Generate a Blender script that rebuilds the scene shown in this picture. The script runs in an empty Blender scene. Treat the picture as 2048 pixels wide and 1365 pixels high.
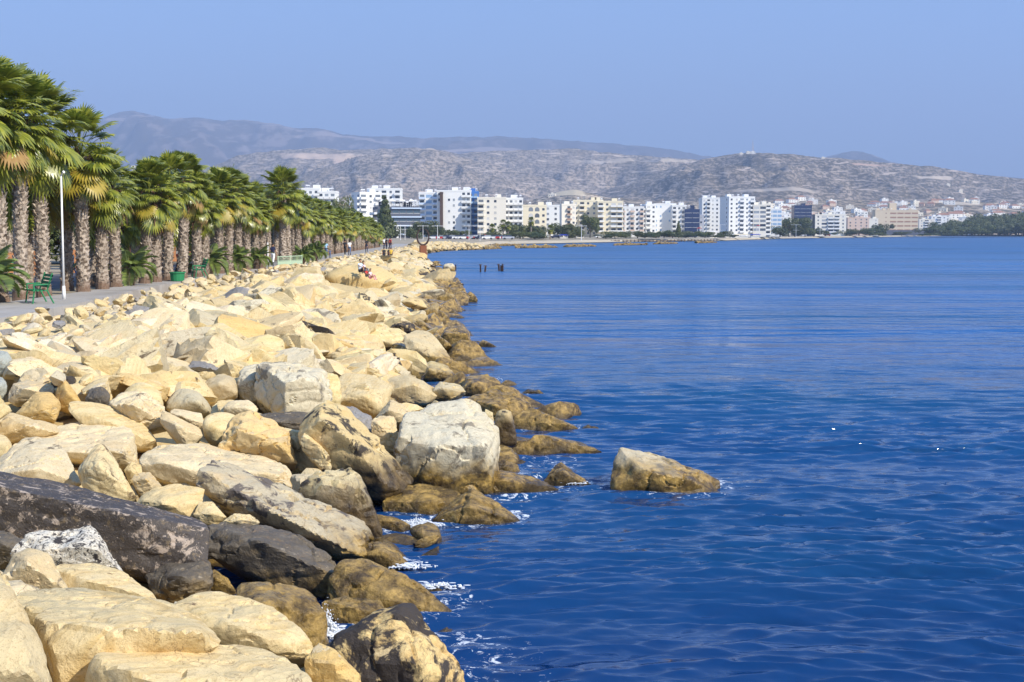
import bpy, bmesh, math, random
import numpy as np
from mathutils import Vector, Matrix
R = math.radians
random.seed(7)
rng = np.random.default_rng(11)
scene = bpy.context.scene
COL = scene.collection

# ------------------------------------------------------------ camera, sky, sun, exposure
F = 2844.4            # focal length in pixels of a 2048 wide picture
CAMZ = 4.7
PITCH = math.atan((682.5 - 466.0) / F)
cd = bpy.data.cameras.new("camera")
cd.lens = 50.0; cd.sensor_width = 36.0; cd.clip_start = 0.5; cd.clip_end = 60000
cam = bpy.data.objects.new("camera", cd); COL.objects.link(cam)
cam.location = (0, 0, CAMZ); cam.rotation_euler = (math.pi/2 - PITCH, 0, 0)
scene.camera = cam

SUN_DIR = Vector((0.62, -0.52, 0.60)).normalized()      # towards the sun
elev = math.asin(SUN_DIR.z); azim = math.atan2(SUN_DIR.x, SUN_DIR.y)
w = bpy.data.worlds.new("World"); scene.world = w; w.use_nodes = True
nt = w.node_tree; nt.nodes.clear()
sky = nt.nodes.new("ShaderNodeTexSky"); sky.sky_type = 'NISHITA'; sky.sun_disc = False
sky.sun_elevation = elev; sky.sun_rotation = azim
sky.altitude = 0; sky.air_density = 1.0; sky.dust_density = 0.5; sky.ozone_density = 3.5
bg = nt.nodes.new("ShaderNodeBackground"); bg.inputs[1].default_value = 0.10
wo = nt.nodes.new("ShaderNodeOutputWorld")
skm = nt.nodes.new('ShaderNodeMix'); skm.data_type = 'RGBA'; skm.inputs[0].default_value = 0.60
skm.inputs[7].default_value = (2.4, 4.85, 10.2, 1)
nt.links.new(sky.outputs[0], skm.inputs[6]); nt.links.new(skm.outputs[2], bg.inputs[0]); nt.links.new(bg.outputs[0], wo.inputs[0])
sd = bpy.data.lights.new("sun", 'SUN'); sd.energy = 5.0; sd.angle = R(0.5); sd.color = (1.0, 0.92, 0.78)
sun = bpy.data.objects.new("sun", sd); COL.objects.link(sun)
sun.rotation_euler = SUN_DIR.to_track_quat('Z', 'Y').to_euler()
scene.view_settings.view_transform = 'Standard'; scene.view_settings.look = 'None'
scene.view_settings.gamma = 1; scene.view_settings.exposure = 0.32
scene.cycles.max_bounces = 5; scene.cycles.volume_bounces = 0
scene.cycles.transparent_max_bounces = 8
scene.cycles.caustics_reflective = False; scene.cycles.caustics_refractive = False

CP, SP = math.cos(PITCH), math.sin(PITCH)
def at(px, py, Y):
    """the point at world depth Y that stands at this place of the view"""
    dx = (px - 1024) / F; dy = (682.5 - py) / F
    d = (dx, CP + dy*SP, -SP + dy*CP); k = Y / d[1]
    return Vector((d[0]*k, Y, CAMZ + d[2]*k))
def proj(x, y, z):
    zz = z - CAMZ; dep = y*CP - zz*SP; up = y*SP + zz*CP
    return 1024 + F*x/dep, 682.5 - F*up/dep
def onz(px, py, z):
    dx = (px - 1024) / F; dy = (682.5 - py) / F
    d = (dx, CP + dy*SP, -SP + dy*CP); k = (z - CAMZ) / d[2]
    return Vector((d[0]*k, d[1]*k, z))

# ------------------------------------------------------------ tagging helpers
def tag(o, label=None, cat=None, group=None, kind=None):
    if label: o['label'] = label
    if cat: o['category'] = cat
    if group: o['group'] = group
    if kind: o['kind'] = kind
    return o
def empty(name, loc, rz=0.0):
    o = bpy.data.objects.new(name, None); COL.objects.link(o)
    o.location = loc; o.rotation_euler = (0, 0, rz); return o
def link_mesh(name, me, parent=None, loc=(0, 0, 0), rz=0.0):
    o = bpy.data.objects.new(name, me); COL.objects.link(o)
    o.location = loc; o.rotation_euler = (0, 0, rz)
    if parent: o.parent = parent
    return o
def copy_tree(o, parent=None):
    c = o.copy(); COL.objects.link(c); c.parent = parent
    for ch in list(o.children):
        copy_tree(ch, c)
    return c
class MB:
    """collects boxes, tubes and faces, then becomes one mesh"""
    def __init__(s): s.v = []; s.f = []; s.m = []
    def quad(s, pts, m=0):
        n = len(s.v); s.v += [tuple(p) for p in pts]; s.f.append(tuple(range(n, n+len(pts)))); s.m.append(m)
    def box(s, x0, x1, y0, y1, z0, z1, m=0):
        n = len(s.v)
        s.v += [(x0,y0,z0),(x1,y0,z0),(x1,y1,z0),(x0,y1,z0),(x0,y0,z1),(x1,y0,z1),(x1,y1,z1),(x0,y1,z1)]
        for q in ((0,3,2,1),(4,5,6,7),(0,1,5,4),(1,2,6,5),(2,3,7,6),(3,0,4,7)):
            s.f.append(tuple(n+i for i in q)); s.m.append(m)
    def tube(s, a, b, r0, r1=None, n=8, m=0, caps=True):
        a = Vector(a); b = Vector(b); r1 = r0 if r1 is None else r1
        d = (b-a).normalized(); u = d.orthogonal().normalized(); v = d.cross(u)
        k = len(s.v)
        for c, r in ((a, r0), (b, r1)):
            for i in range(n):
                t = 2*math.pi*i/n; s.v.append(tuple(c + (u*math.cos(t)+v*math.sin(t))*r))
        for i in range(n):
            j = (i+1) % n; s.f.append((k+i, k+j, k+n+j, k+n+i)); s.m.append(m)
        if caps:
            s.f.append(tuple(k+i for i in reversed(range(n)))); s.m.append(m)
            s.f.append(tuple(k+n+i for i in range(n))); s.m.append(m)
    def path(s, pts, rs, n=8, m=0):
        for i in range(len(pts)-1): s.tube(pts[i], pts[i+1], rs[i], rs[i+1], n, m)
    def mesh(s, name, mats, smooth=False):
        me = bpy.data.meshes.new(name); me.from_pydata(s.v, [], s.f)
        for mm in mats: me.materials.append(mm)
        me.polygons.foreach_set('material_index', s.m)
        if smooth: me.polygons.foreach_set('use_smooth', [True]*len(s.f))
        me.update(); return me
    def build(s, name, mats, parent=None, loc=(0,0,0), rz=0.0, smooth=False):
        return link_mesh(name, s.mesh(name, mats if isinstance(mats, (list, tuple)) else [mats], smooth), parent, loc, rz)
def np_mesh(name, V, Fc, mats, smooth=True, midx=None, sharp=0):
    me = bpy.data.meshes.new(name); V = np.asarray(V, np.float32); Fc = np.asarray(Fc, np.int32)
    k = Fc.shape[1]
    me.vertices.add(len(V)); me.vertices.foreach_set('co', V.ravel())
    me.loops.add(Fc.size); me.loops.foreach_set('vertex_index', Fc.ravel())
    me.polygons.add(len(Fc)); me.polygons.foreach_set('loop_start', np.arange(0, Fc.size, k, dtype=np.int32))
    me.polygons.foreach_set('loop_total', np.full(len(Fc), k, np.int32))
    for mm in mats: me.materials.append(mm)
    if smooth: me.polygons.foreach_set('use_smooth', np.ones(len(Fc), bool))
    if midx is not None: me.polygons.foreach_set('material_index', np.asarray(midx, np.int32))
    me.update(calc_edges=True)
    if sharp: me.set_sharp_from_angle(angle=R(sharp))
    return me

# ------------------------------------------------------------ vector noise
def _h(ix, iy, iz, s):
    n = (ix*374761393 + iy*668265263 + iz*2147483647 + s*974634777) & 0xffffffff
    n = ((n ^ (n >> 13)) * 1274126177) & 0xffffffff
    n = ((n ^ (n >> 16)) * 2246822519) & 0xffffffff
    return ((n ^ (n >> 15)) & 0xffffff) / float(0xffffff)
def vnoise(P, s=0):
    P = np.asarray(P, float); I = np.floor(P).astype(np.int64); f = P - I; f = f*f*f*(f*(f*6-15)+10)
    x, y, z = I[:,0], I[:,1], I[:,2]; fx, fy, fz = f[:,0], f[:,1], f[:,2]
    r = 0
    for dx in (0,1):
        for dy in (0,1):
            for dz in (0,1):
                r = r + _h(x+dx, y+dy, z+dz, s)*(fx if dx else 1-fx)*(fy if dy else 1-fy)*(fz if dz else 1-fz)
    return r*2 - 1
def fbm(P, s=0, o=4, g=0.5):
    a, t = 1.0, 0; P = np.asarray(P, float)
    for i in range(o):
        t = t + a*vnoise(P*(2.03**i) + 17.3*i, s+i); a *= g
    return t

# ------------------------------------------------------------ materials
def newmat(name):
    m = bpy.data.materials.new(name); m.use_nodes = True
    t = m.node_tree; b = t.nodes['Principled BSDF']; return m, t, b
def N(t, typ, **kw):
    n = t.nodes.new(typ)
    for k, v in kw.items():
        if k.startswith('i_'):
            n.inputs[k[2:].replace('_', ' ')].default_value = v
        else: setattr(n, k, v)
    return n
def ramp(t, src, stops, interp='LINEAR'):
    r = t.nodes.new('ShaderNodeValToRGB'); r.color_ramp.interpolation = interp
    e = r.color_ramp.elements
    while len(e) > 1: e.remove(e[-1])
    for i, (p, c) in enumerate(stops):
        q = e[0] if i == 0 else e.new(p)
        q.position = p; q.color = (c if isinstance(c, tuple) else (c, c, c)) + (1,) if not (isinstance(c, tuple) and len(c) == 4) else c
    t.links.new(src, r.inputs[0]); return r.outputs[0]
def mix(t, fac, a, b, mode='MIX'):
    n = t.nodes.new('ShaderNodeMix'); n.data_type = 'RGBA'; n.blend_type = mode
    for s, v in ((0, fac), (6, a), (7, b)):
        if hasattr(v, 'links') or hasattr(v, 'is_linked'): t.links.new(v, n.inputs[s])
        else: n.inputs[s].default_value = v if s == 0 else tuple(v) + (1,)
    return n.outputs[2]
def mth(t, op, a, b=0.0, clamp=False):
    n = t.nodes.new('ShaderNodeMath'); n.operation = op; n.use_clamp = clamp
    for i, v in enumerate((a, b)):
        if hasattr(v, 'is_linked'): t.links.new(v, n.inputs[i])
        else: n.inputs[i].default_value = v
    return n.outputs[0]
def noise(t, vec, scale, detail=6, rough=0.55, dist=0.0):
    n = t.nodes.new('ShaderNodeTexNoise'); n.inputs['Scale'].default_value = scale
    n.inputs['Detail'].default_value = detail; n.inputs['Roughness'].default_value = rough
    n.inputs['Distortion'].default_value = dist
    if vec is not None: t.links.new(vec, n.inputs['Vector'])
    return n.outputs[0]
def mapping(t, vec, scale=(1,1,1), rot=(0,0,0), loc=(0,0,0)):
    n = t.nodes.new('ShaderNodeMapping'); n.inputs['Scale'].default_value = scale
    n.inputs['Rotation'].default_value = rot; n.inputs['Location'].default_value = loc
    t.links.new(vec, n.inputs['Vector']); return n.outputs[0]
def bump(t, b, hts):
    prev = None
    for h, s, d in hts:
        n = t.nodes.new('ShaderNodeBump'); n.inputs['Strength'].default_value = s; n.inputs['Distance'].default_value = d
        t.links.new(h, n.inputs['Height'])
        if prev is not None: t.links.new(prev, n.inputs['Normal'])
        prev = n.outputs[0]
    t.links.new(prev, b.inputs['Normal'])
def simple(name, col, rough=0.6, var=0.15, scale=3.0, metal=0.0, bmp=0.0, spec=0.4, coord='P'):
    m, t, b = newmat(name)
    if coord == 'P': vec = N(t, 'ShaderNodeNewGeometry').outputs['Position']
    else: vec = N(t, 'ShaderNodeTexCoord').outputs['Object']
    n = noise(t, vec, scale)
    c = mix(t, n, tuple(x*(1-var) for x in col), tuple(min(1, x*(1+var)) for x in col))
    t.links.new(c, b.inputs['Base Color']); b.inputs['Roughness'].default_value = rough
    b.inputs['Metallic'].default_value = metal; b.inputs['Specular IOR Level'].default_value = spec
    if bmp: bump(t, b, [(noise(t, vec, scale*4, 4), bmp, 0.02)])
    return m
def rock_mat(name, pal, wet=(0.22, 0.62), stain=None, band=1.0, wetcol=((0.085,0.052,0.014),(0.46,0.30,0.085)), rough=0.8, allwet=False, bumpk=1.0, tone=1.0):
    """bedded sandstone: pal = four colours; stain = (colour, amount, scale)"""
    if tone > 0: pal = [(a*.98, g_*.96, b_*.90) for a, g_, b_ in pal]
    m, t, b = newmat(name)
    P = N(t, 'ShaderNodeNewGeometry'); pos = P.outputs['Position']
    oi = N(t, 'ShaderNodeObjectInfo'); rnd = mth(t, 'FRACT', mth(t, 'ADD', oi.outputs['Random'], P.outputs['Random Per Island']))
    rv = N(t, 'ShaderNodeVectorRotate', rotation_type='EULER_XYZ'); t.links.new(pos, rv.inputs['Vector'])
    cb = N(t, 'ShaderNodeCombineXYZ'); 
    t.links.new(mth(t, 'MULTIPLY', rnd, 2.3), cb.inputs[0]); t.links.new(mth(t, 'MULTIPLY', rnd, 1.7), cb.inputs[1]); t.links.new(mth(t, 'MULTIPLY', rnd, 6.0), cb.inputs[2])
    t.links.new(cb.outputs[0], rv.inputs['Rotation']); vec = rv.outputs[0]
    # warped bedding bands
    wv = N(t, 'ShaderNodeTexWave', wave_type='BANDS', bands_direction='Z', wave_profile='SIN'); t.links.new(vec, wv.inputs['Vector'])
    wv.inputs['Scale'].default_value = 0.9; wv.inputs['Distortion'].default_value = 7.0; wv.inputs['Detail'].default_value = 3.0
    wv.inputs['Detail Scale'].default_value = 0.7; wv.inputs['Detail Roughness'].default_value = 0.6
    wv2 = N(t, 'ShaderNodeTexWave', wave_type='BANDS', bands_direction='Z', wave_profile='SAW'); t.links.new(vec, wv2.inputs['Vector'])
    wv2.inputs['Scale'].default_value = 3.6; wv2.inputs['Distortion'].default_value = 9.0; wv2.inputs['Detail'].default_value = 2.0; wv2.inputs['Detail Scale'].default_value = 0.5
    big = noise(t, pos, 0.9, 3); mid = noise(t, pos, 3.2, 6, 0.6, 0.4); fine = noise(t, pos, 26, 6, 0.7); vfine = noise(t, pos, 90, 4, 0.7)
    c = mix(t, ramp(t, wv.outputs[1], [(0.15, 0.0), (0.85, 1.0)]), pal[0], pal[1])
    c = mix(t, ramp(t, mid, [(0.38, 0.0), (0.62, 1.0)]), c, pal[2])
    c = mix(t, ramp(t, big, [(0.45, 0.0), (0.62, 0.75)]), c, pal[3])
    c = mix(t, ramp(t, wv2.outputs[1], [(0.0, 0.0), (0.9, min(0.8, 0.42*band)), (1.0, 0.0)]), c, pal[1])
    # each stone its own tone
    c = mix(t, mth(t, 'MULTIPLY', rnd, 0.32*tone), c, (0.68, 0.56, 0.36))
    c = mix(t, ramp(t, mth(t, 'FRACT', mth(t, 'MULTIPLY', rnd, 7.3)), [(0.55, 0.0), (1.0, 0.55*tone)]), c, (0.54, 0.38, 0.16))
    c = mix(t, ramp(t, mth(t, 'FRACT', mth(t, 'MULTIPLY', rnd, 13.7)), [(0.66, 0.0), (0.95, 0.65*tone)]), c, (0.43, 0.39, 0.29))
    c = mix(t, ramp(t, fine, [(0.30, 0.5), (0.46, 0.0)]), c, (0.30, 0.21, 0.10), 'MULTIPLY')
    c = mix(t, ramp(t, noise(t, pos, 7, 6, 0.65), [(0.34, 0.35), (0.44, 0.0)]), c, (0.42, 0.30, 0.15))
    c = mix(t, ramp(t, noise(t, mapping(t, pos, (1,1,1), (0,0,0), (9,3,1)), 1.3, 5, 0.6), [(0.56, 0.0), (0.70, 0.5*tone)]), c, (0.64, 0.44, 0.20))
    c = mix(t, ramp(t, vfine, [(0.34, 0.6), (0.44, 0.0)]), c, (0.16, 0.11, 0.06))
    hair = ramp(t, mth(t, 'ABSOLUTE', mth(t, 'SUBTRACT', noise(t, pos, 1.6, 4, 0.55, 1.5), 0.5)), [(0.0, 0.8), (0.010, 0.0)])
    hair = mth(t, 'MULTIPLY', hair, ramp(t, noise(t, pos, 0.8, 3), [(0.52, 0.0), (0.6, 1.0)]))
    c = mix(t, hair, c, (0.20, 0.13, 0.07))
    if stain:
        for sc, am, s in stain:
            f = ramp(t, noise(t, pos, s, 7, 0.68, 0.6), [(am-0.025, 1.0), (am+0.025, 0.0)])
            c = mix(t, f, c, sc)
    # wet, algae-covered foot
    sz = N(t, 'ShaderNodeSeparateXYZ'); t.links.new(pos, sz.inputs[0])
    zz = mth(t, 'ADD', sz.outputs[2], mth(t, 'MULTIPLY', mth(t, 'SUBTRACT', noise(t, pos, 1.7, 5, 0.6), 0.5), -0.75))
    wm = ramp(t, zz, [(wet[0], 1.0), (wet[1], 0.0)]) if not allwet else ramp(t, zz, [(0.75, 1.0), (1.0, 0.5)])
    algae = mix(t, ramp(t, noise(t, pos, 5, 7, 0.7), [(0.35, 0.0), (0.65, 1.0)]), wetcol[0], wetcol[1])
    algae = mix(t, ramp(t, noise(t, pos, 2.3, 5, 0.7), [(0.5, 0.0), (0.6, 0.7)]), algae, (0.035, 0.022, 0.010))
    algae = mix(t, ramp(t, zz, [(0.0, 0.85), (0.22, 0.0)]), algae, (0.030, 0.020, 0.009))
    c = mix(t, wm, c, algae)
    t.links.new(c, b.inputs['Base Color'])
    rr = mix(t, wm, (rough,)*3, (0.22,)*3); t.links.new(rr, b.inputs['Roughness'])
    b.inputs['Specular IOR Level'].default_value = 0.35
    bump(t, b, [(mid, 0.45*bumpk, 0.12), (wv2.outputs[1], 0.35*band, 0.03), (hair, -0.5, 0.02), (noise(t, pos, 9, 5, 0.65), 0.35*bumpk, 0.04), (fine, 0.5*bumpk, 0.02), (vfine, 0.45*bumpk, 0.008)])
    return m
PAL = [(0.58,0.42,0.17), (0.70,0.58,0.33), (0.64,0.53,0.29), (0.55,0.45,0.24)]
M = {}
M['sand'] = rock_mat('sandstone', PAL, stain=[((0.13,0.09,0.05), 0.365, 2.2)])
M['yellow'] = rock_mat('yellow_sandstone', [(0.56,0.39,0.16),(0.68,0.55,0.32),(0.60,0.47,0.24),(0.47,0.41,0.26)], wet=(-0.3,0.1), tone=0.35, stain=[((0.16,0.10,0.05), 0.33, 2.6)], band=1.6)
M['pale'] = rock_mat('pale_sandstone', [(0.62,0.50,0.31),(0.72,0.61,0.41),(0.66,0.54,0.35),(0.58,0.48,0.30)], stain=[((0.18,0.14,0.09), 0.36, 2.8)])
M['grey'] = rock_mat('grey_sandstone', [(0.56,0.53,0.42),(0.66,0.61,0.48),(0.58,0.54,0.42),(0.52,0.46,0.33)], tone=0.3, wet=(0.35,0.75), stain=[((0.22,0.19,0.14), 0.42, 1.6)])
M['white'] = rock_mat('chalky_rock', [(0.74,0.66,0.50),(0.80,0.72,0.57),(0.72,0.60,0.44),(0.72,0.60,0.45)], stain=[((0.30,0.24,0.20), 0.34, 5.0)], bumpk=1.5)
M['ochre'] = rock_mat('ochre_sandstone', [(0.56,0.35,0.11),(0.64,0.46,0.19),(0.60,0.42,0.17),(0.52,0.34,0.12)], band=1.4)
M['black'] = rock_mat('tar_stained_sandstone', [(0.62,0.42,0.16),(0.70,0.55,0.28),(0.64,0.48,0.22),(0.62,0.42,0.17)], tone=0.15, stain=[((0.045,0.036,0.03), 0.53, 1.4), ((0.60,0.46,0.24), 0.36, 5.0)], bumpk=1.3)
M['halfblack'] = rock_mat('partly_stained_sandstone', PAL, wet=(0.6,1.1), wetcol=((0.03,0.022,0.016),(0.16,0.11,0.05)), stain=[((0.05,0.04,0.03), 0.44, 2.0)], bumpk=1.3)
M['tar'] = rock_mat('tarred_concrete', [(0.06,0.05,0.045),(0.08,0.068,0.06),(0.065,0.055,0.05),(0.05,0.043,0.04)], wet=(0.1,0.4), stain=[((0.40,0.32,0.25), 0.42, 5.0), ((0.44,0.36,0.29), 0.37, 22.0)], band=0.2, bumpk=1.2, rough=0.6, tone=0.0)
M['darkrock'] = rock_mat('dark_conglomerate', [(0.10,0.085,0.065),(0.16,0.135,0.10),(0.12,0.10,0.075),(0.09,0.075,0.055)], wet=(0.05,0.5), stain=[((0.34,0.28,0.20), 0.37, 9.0)], band=0.3, bumpk=1.8, rough=0.6, tone=0.0)
M['basalt'] = rock_mat('dark_grey_rock', [(0.25,0.24,0.23),(0.33,0.31,0.30),(0.27,0.26,0.25),(0.22,0.21,0.20)], stain=[((0.42,0.38,0.36), 0.33, 12.0)], band=0.2, bumpk=2.0, tone=0.0)
M['greygreen'] = rock_mat('grey_green_rock', [(0.34,0.36,0.32),(0.42,0.44,0.40),(0.36,0.38,0.34),(0.32,0.34,0.30)], band=0.1, tone=0.0, bumpk=1.5)
M['speckle'] = rock_mat('speckled_white_rock', [(0.72,0.66,0.54),(0.78,0.72,0.60),(0.70,0.64,0.52),(0.66,0.58,0.44)], wet=(0.2,0.5), stain=[((0.045,0.038,0.036), 0.44, 6.0), ((0.06,0.05,0.045), 0.43, 24.0)], bumpk=1.8, tone=0.0)
M['wet'] = rock_mat('wet_algae_rock', PAL, allwet=True, bumpk=1.8)
M['stripe'] = rock_mat('striped_grey_sandstone', [(0.54,0.44,0.26),(0.62,0.52,0.33),(0.40,0.35,0.26),(0.24,0.20,0.16)], wet=(0.25,0.65), stain=[((0.12,0.10,0.085), 0.44, 2.4)], band=1.5, bumpk=1.4)
m, t, b = newmat('pale_concrete'); pos = N(t, 'ShaderNodeNewGeometry').outputs['Position']
c = mix(t, noise(t, pos, 1.2, 6, .65), (0.27,0.25,0.23), (0.46,0.43,0.39)); c = mix(t, ramp(t, noise(t, pos, .35, 5, .6), [(.5,0.0),(.62,.55)]), c, (0.24,0.21,0.18))
sx = N(t, 'ShaderNodeSeparateXYZ'); t.links.new(pos, sx.inputs[0])
for ax, per in ((0, .9), (1, 2.4)):
    fr = mth(t, 'FRACT', mth(t, 'DIVIDE', mth(t, 'ADD', sx.outputs[ax], 500.0), per)); c = mix(t, ramp(t, fr, [(0.0, .6), (.03, 0.0)]), c, (0.10,0.09,0.08))
t.links.new(c, b.inputs['Base Color']); b.inputs['Roughness'].default_value = .85; bump(t, b, [(noise(t, pos, 12, 4), .3, .02)]); M['concrete'] = m
M['asphalt'] = simple('asphalt', (0.10,0.10,0.115), 0.85, 0.2, 0.6, bmp=0.3)
M['trunk'] = None
# ------------------------------------------------------------ the lie of the land
SHY = [5, 12, 17, 22, 26, 34, 44, 59, 80, 100, 142, 209, 273, 330]
SHX = [-0.4,-0.4,-0.9,-0.2, 0.4, 0.8,-1.0,-2.2,-3.3,-4.0,-6.5,-12.0,-17.0,-20.0]
WLY = [0, 45, 53, 66, 79, 107, 130, 170, 280, 330]
WLX = [-14.6,-15.1,-15.6,-16.8,-17.3,-17.8,-18.0,-18.2,-21.0,-24.0]
BKX = [-18.3,-18.3,-18.3,-18.4,-18.6,-19.2,-20.5,-21.0,-24.0,-27.0]
def shx(Y): return np.interp(Y, SHY, SHX)
def wlx(Y): return np.interp(Y, WLY, WLX)
def bkx(Y): return np.interp(Y, WLY, BKX)
def bedz(X, Y):
    X = np.asarray(X, float); Y = np.asarray(Y, float)
    s = shx(Y); wl = wlx(Y); t = np.clip((s-X)/(s-wl), 0, 1)
    k = np.interp(Y, [10, 14, 20, 30], [7, 5, 2.6, 2.2])
    z = 2.0*(1-(1-t)**k) - 0.35*(1-t)
    return np.where(X > s, -0.35 - (X-s)*0.5, z)

# rubble bed under the boulders
ys = np.concatenate([np.arange(4, 60, 0.5), np.geomspace(60, 335, 120)]); us = np.linspace(0, 1, 64)
V = []
for y in ys:
    x0, x1 = wlx(y)-0.1, shx(y)+4.0
    xx = x0 + (x1-x0)*us; V.append(np.stack([xx, np.full_like(xx, y), bedz(xx, y)-np.interp(y, [20, 34], [0.85, 0.45])], 1))
V = np.concatenate(V); V[:,2] += 0.14*fbm(V*1.7, 3, 3)
nu = len(us); fi = np.arange((len(ys)-1)*nu).reshape(-1, nu)[:, :-1].ravel()
Fq = np.stack([fi, fi+1, fi+nu+1, fi+nu], 1)
bed = link_mesh('rubble_ground', np_mesh('rubble_ground', V, Fq, [M['sand']])); tag(bed, kind='structure')

# town ground, beach, park
m, t, b = newmat('town_ground')
pos = N(t, 'ShaderNodeNewGeometry').outputs['Position']
c = mix(t, noise(t, pos, 0.02, 5), (0.34,0.27,0.19), (0.20,0.18,0.11)); c = mix(t, ramp(t, noise(t, pos, 0.3, 6), [(0.45,0.0),(0.55,0.6)]), c, (0.42,0.36,0.28))
t.links.new(c, b.inputs['Base Color']); b.inputs['Roughness'].default_value = 0.95; M['town'] = m
M['beach'] = simple('beach_sand', (0.50,0.42,0.30), 0.95, 0.3, 0.05)
coast = [(-14.8, 2), (-18.35, 30), (-18.35, 60), (-19.2, 107), (-21.1, 170), (-24.1, 280), (-24, 330), (-14, 430), (-8.6, 557), (16, 607), (69, 743), (125, 835), (210, 1114), (456, 1671), (1203, 3342), (2100, 4200)]
rows = []
for i, (x, y) in enumerate(coast):
    far = y > 400
    zc = 0.25 if far else 2.06
    k1 = (y+14)/y if far else 1.001; k2 = (y+50+y*0.02)/y if far else 1.1
    a = math.atan2(x, y)
    rows.append([(x, y, zc), (x*k1, y*k1, 1.3 if far else 2.06), (x*k2, y*k2, 2.0 if far else 2.06), (-700 if i == 0 else x/y*6500 if y > 100 else x/y*(800 + 5700*min(1, i/4)), 2 if i == 0 else (6500 if y > 100 else 800 + 5700*min(1, i/4)), 2.1 if y < 100 else 8)])
mb = MB(); bb = MB()
for i in range(len(rows)-1):
    for j in range(3):
        q = [rows[i][j], rows[i+1][j], rows[i+1][j+1], rows[i][j+1]]
        (bb if (j == 0 and coast[i][1] >= 430 and coast[i+1][1] < 2000) else mb).quad(q[::-1])
tag(mb.build('ground', M['town']), kind='structure'); tag(bb.build('beach', M['beach']), kind='structure')
# promenade walkway on top of the sea wall, its seaward face and the park road
mb = MB(); yy = list(np.arange(2, 330, 6.0))
for i in range(len(yy)-1):
    a, c_ = yy[i], yy[i+1]
    F0, F1, B0, B1 = (wlx(a), a), (wlx(c_), c_), (bkx(a), a), (bkx(c_), c_)
    mb.quad([(F0[0],a,2.20),(F1[0],c_,2.20),(B1[0],c_,2.20),(B0[0],a,2.20)])
    mb.quad([(F0[0],a,2.20),(F0[0]+0.05,a,1.2),(F1[0]+0.05,c_,1.2),(F1[0],c_,2.20)])
    mb.quad([(B0[0],a,2.20),(B1[0],c_,2.20),(B1[0],c_,1.9),(B0[0],a,1.9)])
pave = mb.build('promenade_pavement', M['concrete']); tag(pave, kind='structure')
mb = MB()
mb.quad([(-21.5,2,2.066),(-21.5,110,2.066),(-29,110,2.066),(-29,2,2.066)]); mb.quad([(-21.5,110,2.066),(-26,300,2.066),(-33,300,2.066),(-29,110,2.066)])
tag(mb.build('park_road', M['asphalt']), kind='structure')

# ------------------------------------------------------------ water
m, t, b = newmat('sea_water')
pos = N(t, 'ShaderNodeNewGeometry').outputs['Position']
big = noise(t, mapping(t, pos, (0.02,0.035,0.0)), 1.0, 4)
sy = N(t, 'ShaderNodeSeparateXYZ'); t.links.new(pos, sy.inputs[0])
dp = ramp(t, mth(t, 'DIVIDE', sy.outputs[1], 200.0, True), [(0.0, (0.0015,0.014,0.072)), (0.12, (0.003,0.034,0.140)), (0.35, (0.010,0.085,0.27)), (1.0, (0.020,0.11,0.30))])  # near water darker: the rocks' dark reflection is painted into the base colour
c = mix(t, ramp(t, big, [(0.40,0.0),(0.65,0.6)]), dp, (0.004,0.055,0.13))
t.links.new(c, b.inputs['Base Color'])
sy = N(t, 'ShaderNodeSeparateXYZ'); t.links.new(pos, sy.inputs[0])
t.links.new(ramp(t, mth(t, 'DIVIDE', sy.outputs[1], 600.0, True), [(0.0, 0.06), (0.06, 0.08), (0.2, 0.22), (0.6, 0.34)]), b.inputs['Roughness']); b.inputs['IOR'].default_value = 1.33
b.inputs['Specular IOR Level'].default_value = 0.65
n1 = noise(t, mapping(t, pos, (2.6,4.6,1.0), (0,0,0.18)), 1.0, 2, 0.5, 0.3)
n2 = noise(t, mapping(t, pos, (0.75,1.5,1.0), (0,0,-0.25)), 1.0, 2, 0.5, 0.0)
n3 = noise(t, mapping(t, pos, (0.22,0.5,1.0), (0,0,0.1)), 1.0, 2, 0.5, 0.0)
off_ = ramp(t, mth(t, 'DIVIDE', sy.outputs[1], 160.0, True), [(0.0, 0.24), (0.25, 0.34), (0.6, 0.8), (1.0, 1.0)])
n4 = noise(t, mapping(t, pos, (0.045,0.14,1.0), (0,0,-0.1)), 1.0, 2, 0.5, 0.0)
n5 = noise(t, mapping(t, pos, (0.010,0.035,1.0), (0,0,0.06)), 1.0, 2, 0.5, 0.2)
bump(t, b, [(mth(t, 'MULTIPLY', n5, off_), 1.0, 9.0), (mth(t, 'MULTIPLY', n4, off_), 1.0, 2.6), (mth(t, 'MULTIPLY', n3, off_), 1.0, 0.9), (mth(t, 'MULTIPLY', n2, off_), 1.0, 0.40), (n1, 0.8, 0.03)])
fa = N(t, 'ShaderNodeAttribute', attribute_name='swash')
fn = noise(t, mapping(t, pos, (5.0,8.0,1.0)), 1.0, 8, 0.72, 1.4)
fm = ramp(t, mth(t, 'SUBTRACT', mth(t, 'ADD', fn, mth(t, 'MULTIPLY', fa.outputs['Fac'], 0.15)), 0.5), [(0.18, 0.0), (0.24, 0.7)])
fm = mth(t, 'MULTIPLY', fm, ramp(t, fa.outputs['Fac'], [(0.05, 0.0), (0.35, 1.0)]))
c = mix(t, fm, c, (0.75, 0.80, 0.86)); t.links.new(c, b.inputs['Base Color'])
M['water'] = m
NR, NC = 1000, 1150
inv = np.linspace(1/9.0, 1/9000.0, NR); rr = 1/inv; dr = rr*rr*(inv[0]-inv[1])
th = np.linspace(R(-36), R(36), NC)
Rg, Tg = np.meshgrid(rr, th, indexing='ij'); Dg = np.repeat(dr[:,None], NC, 1)
X = Rg*np.sin(Tg); Y = Rg*np.cos(Tg); Z = np.zeros_like(X); DX = np.zeros_like(X); DY = np.zeros_like(X)
wr = np.random.default_rng(12)
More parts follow.
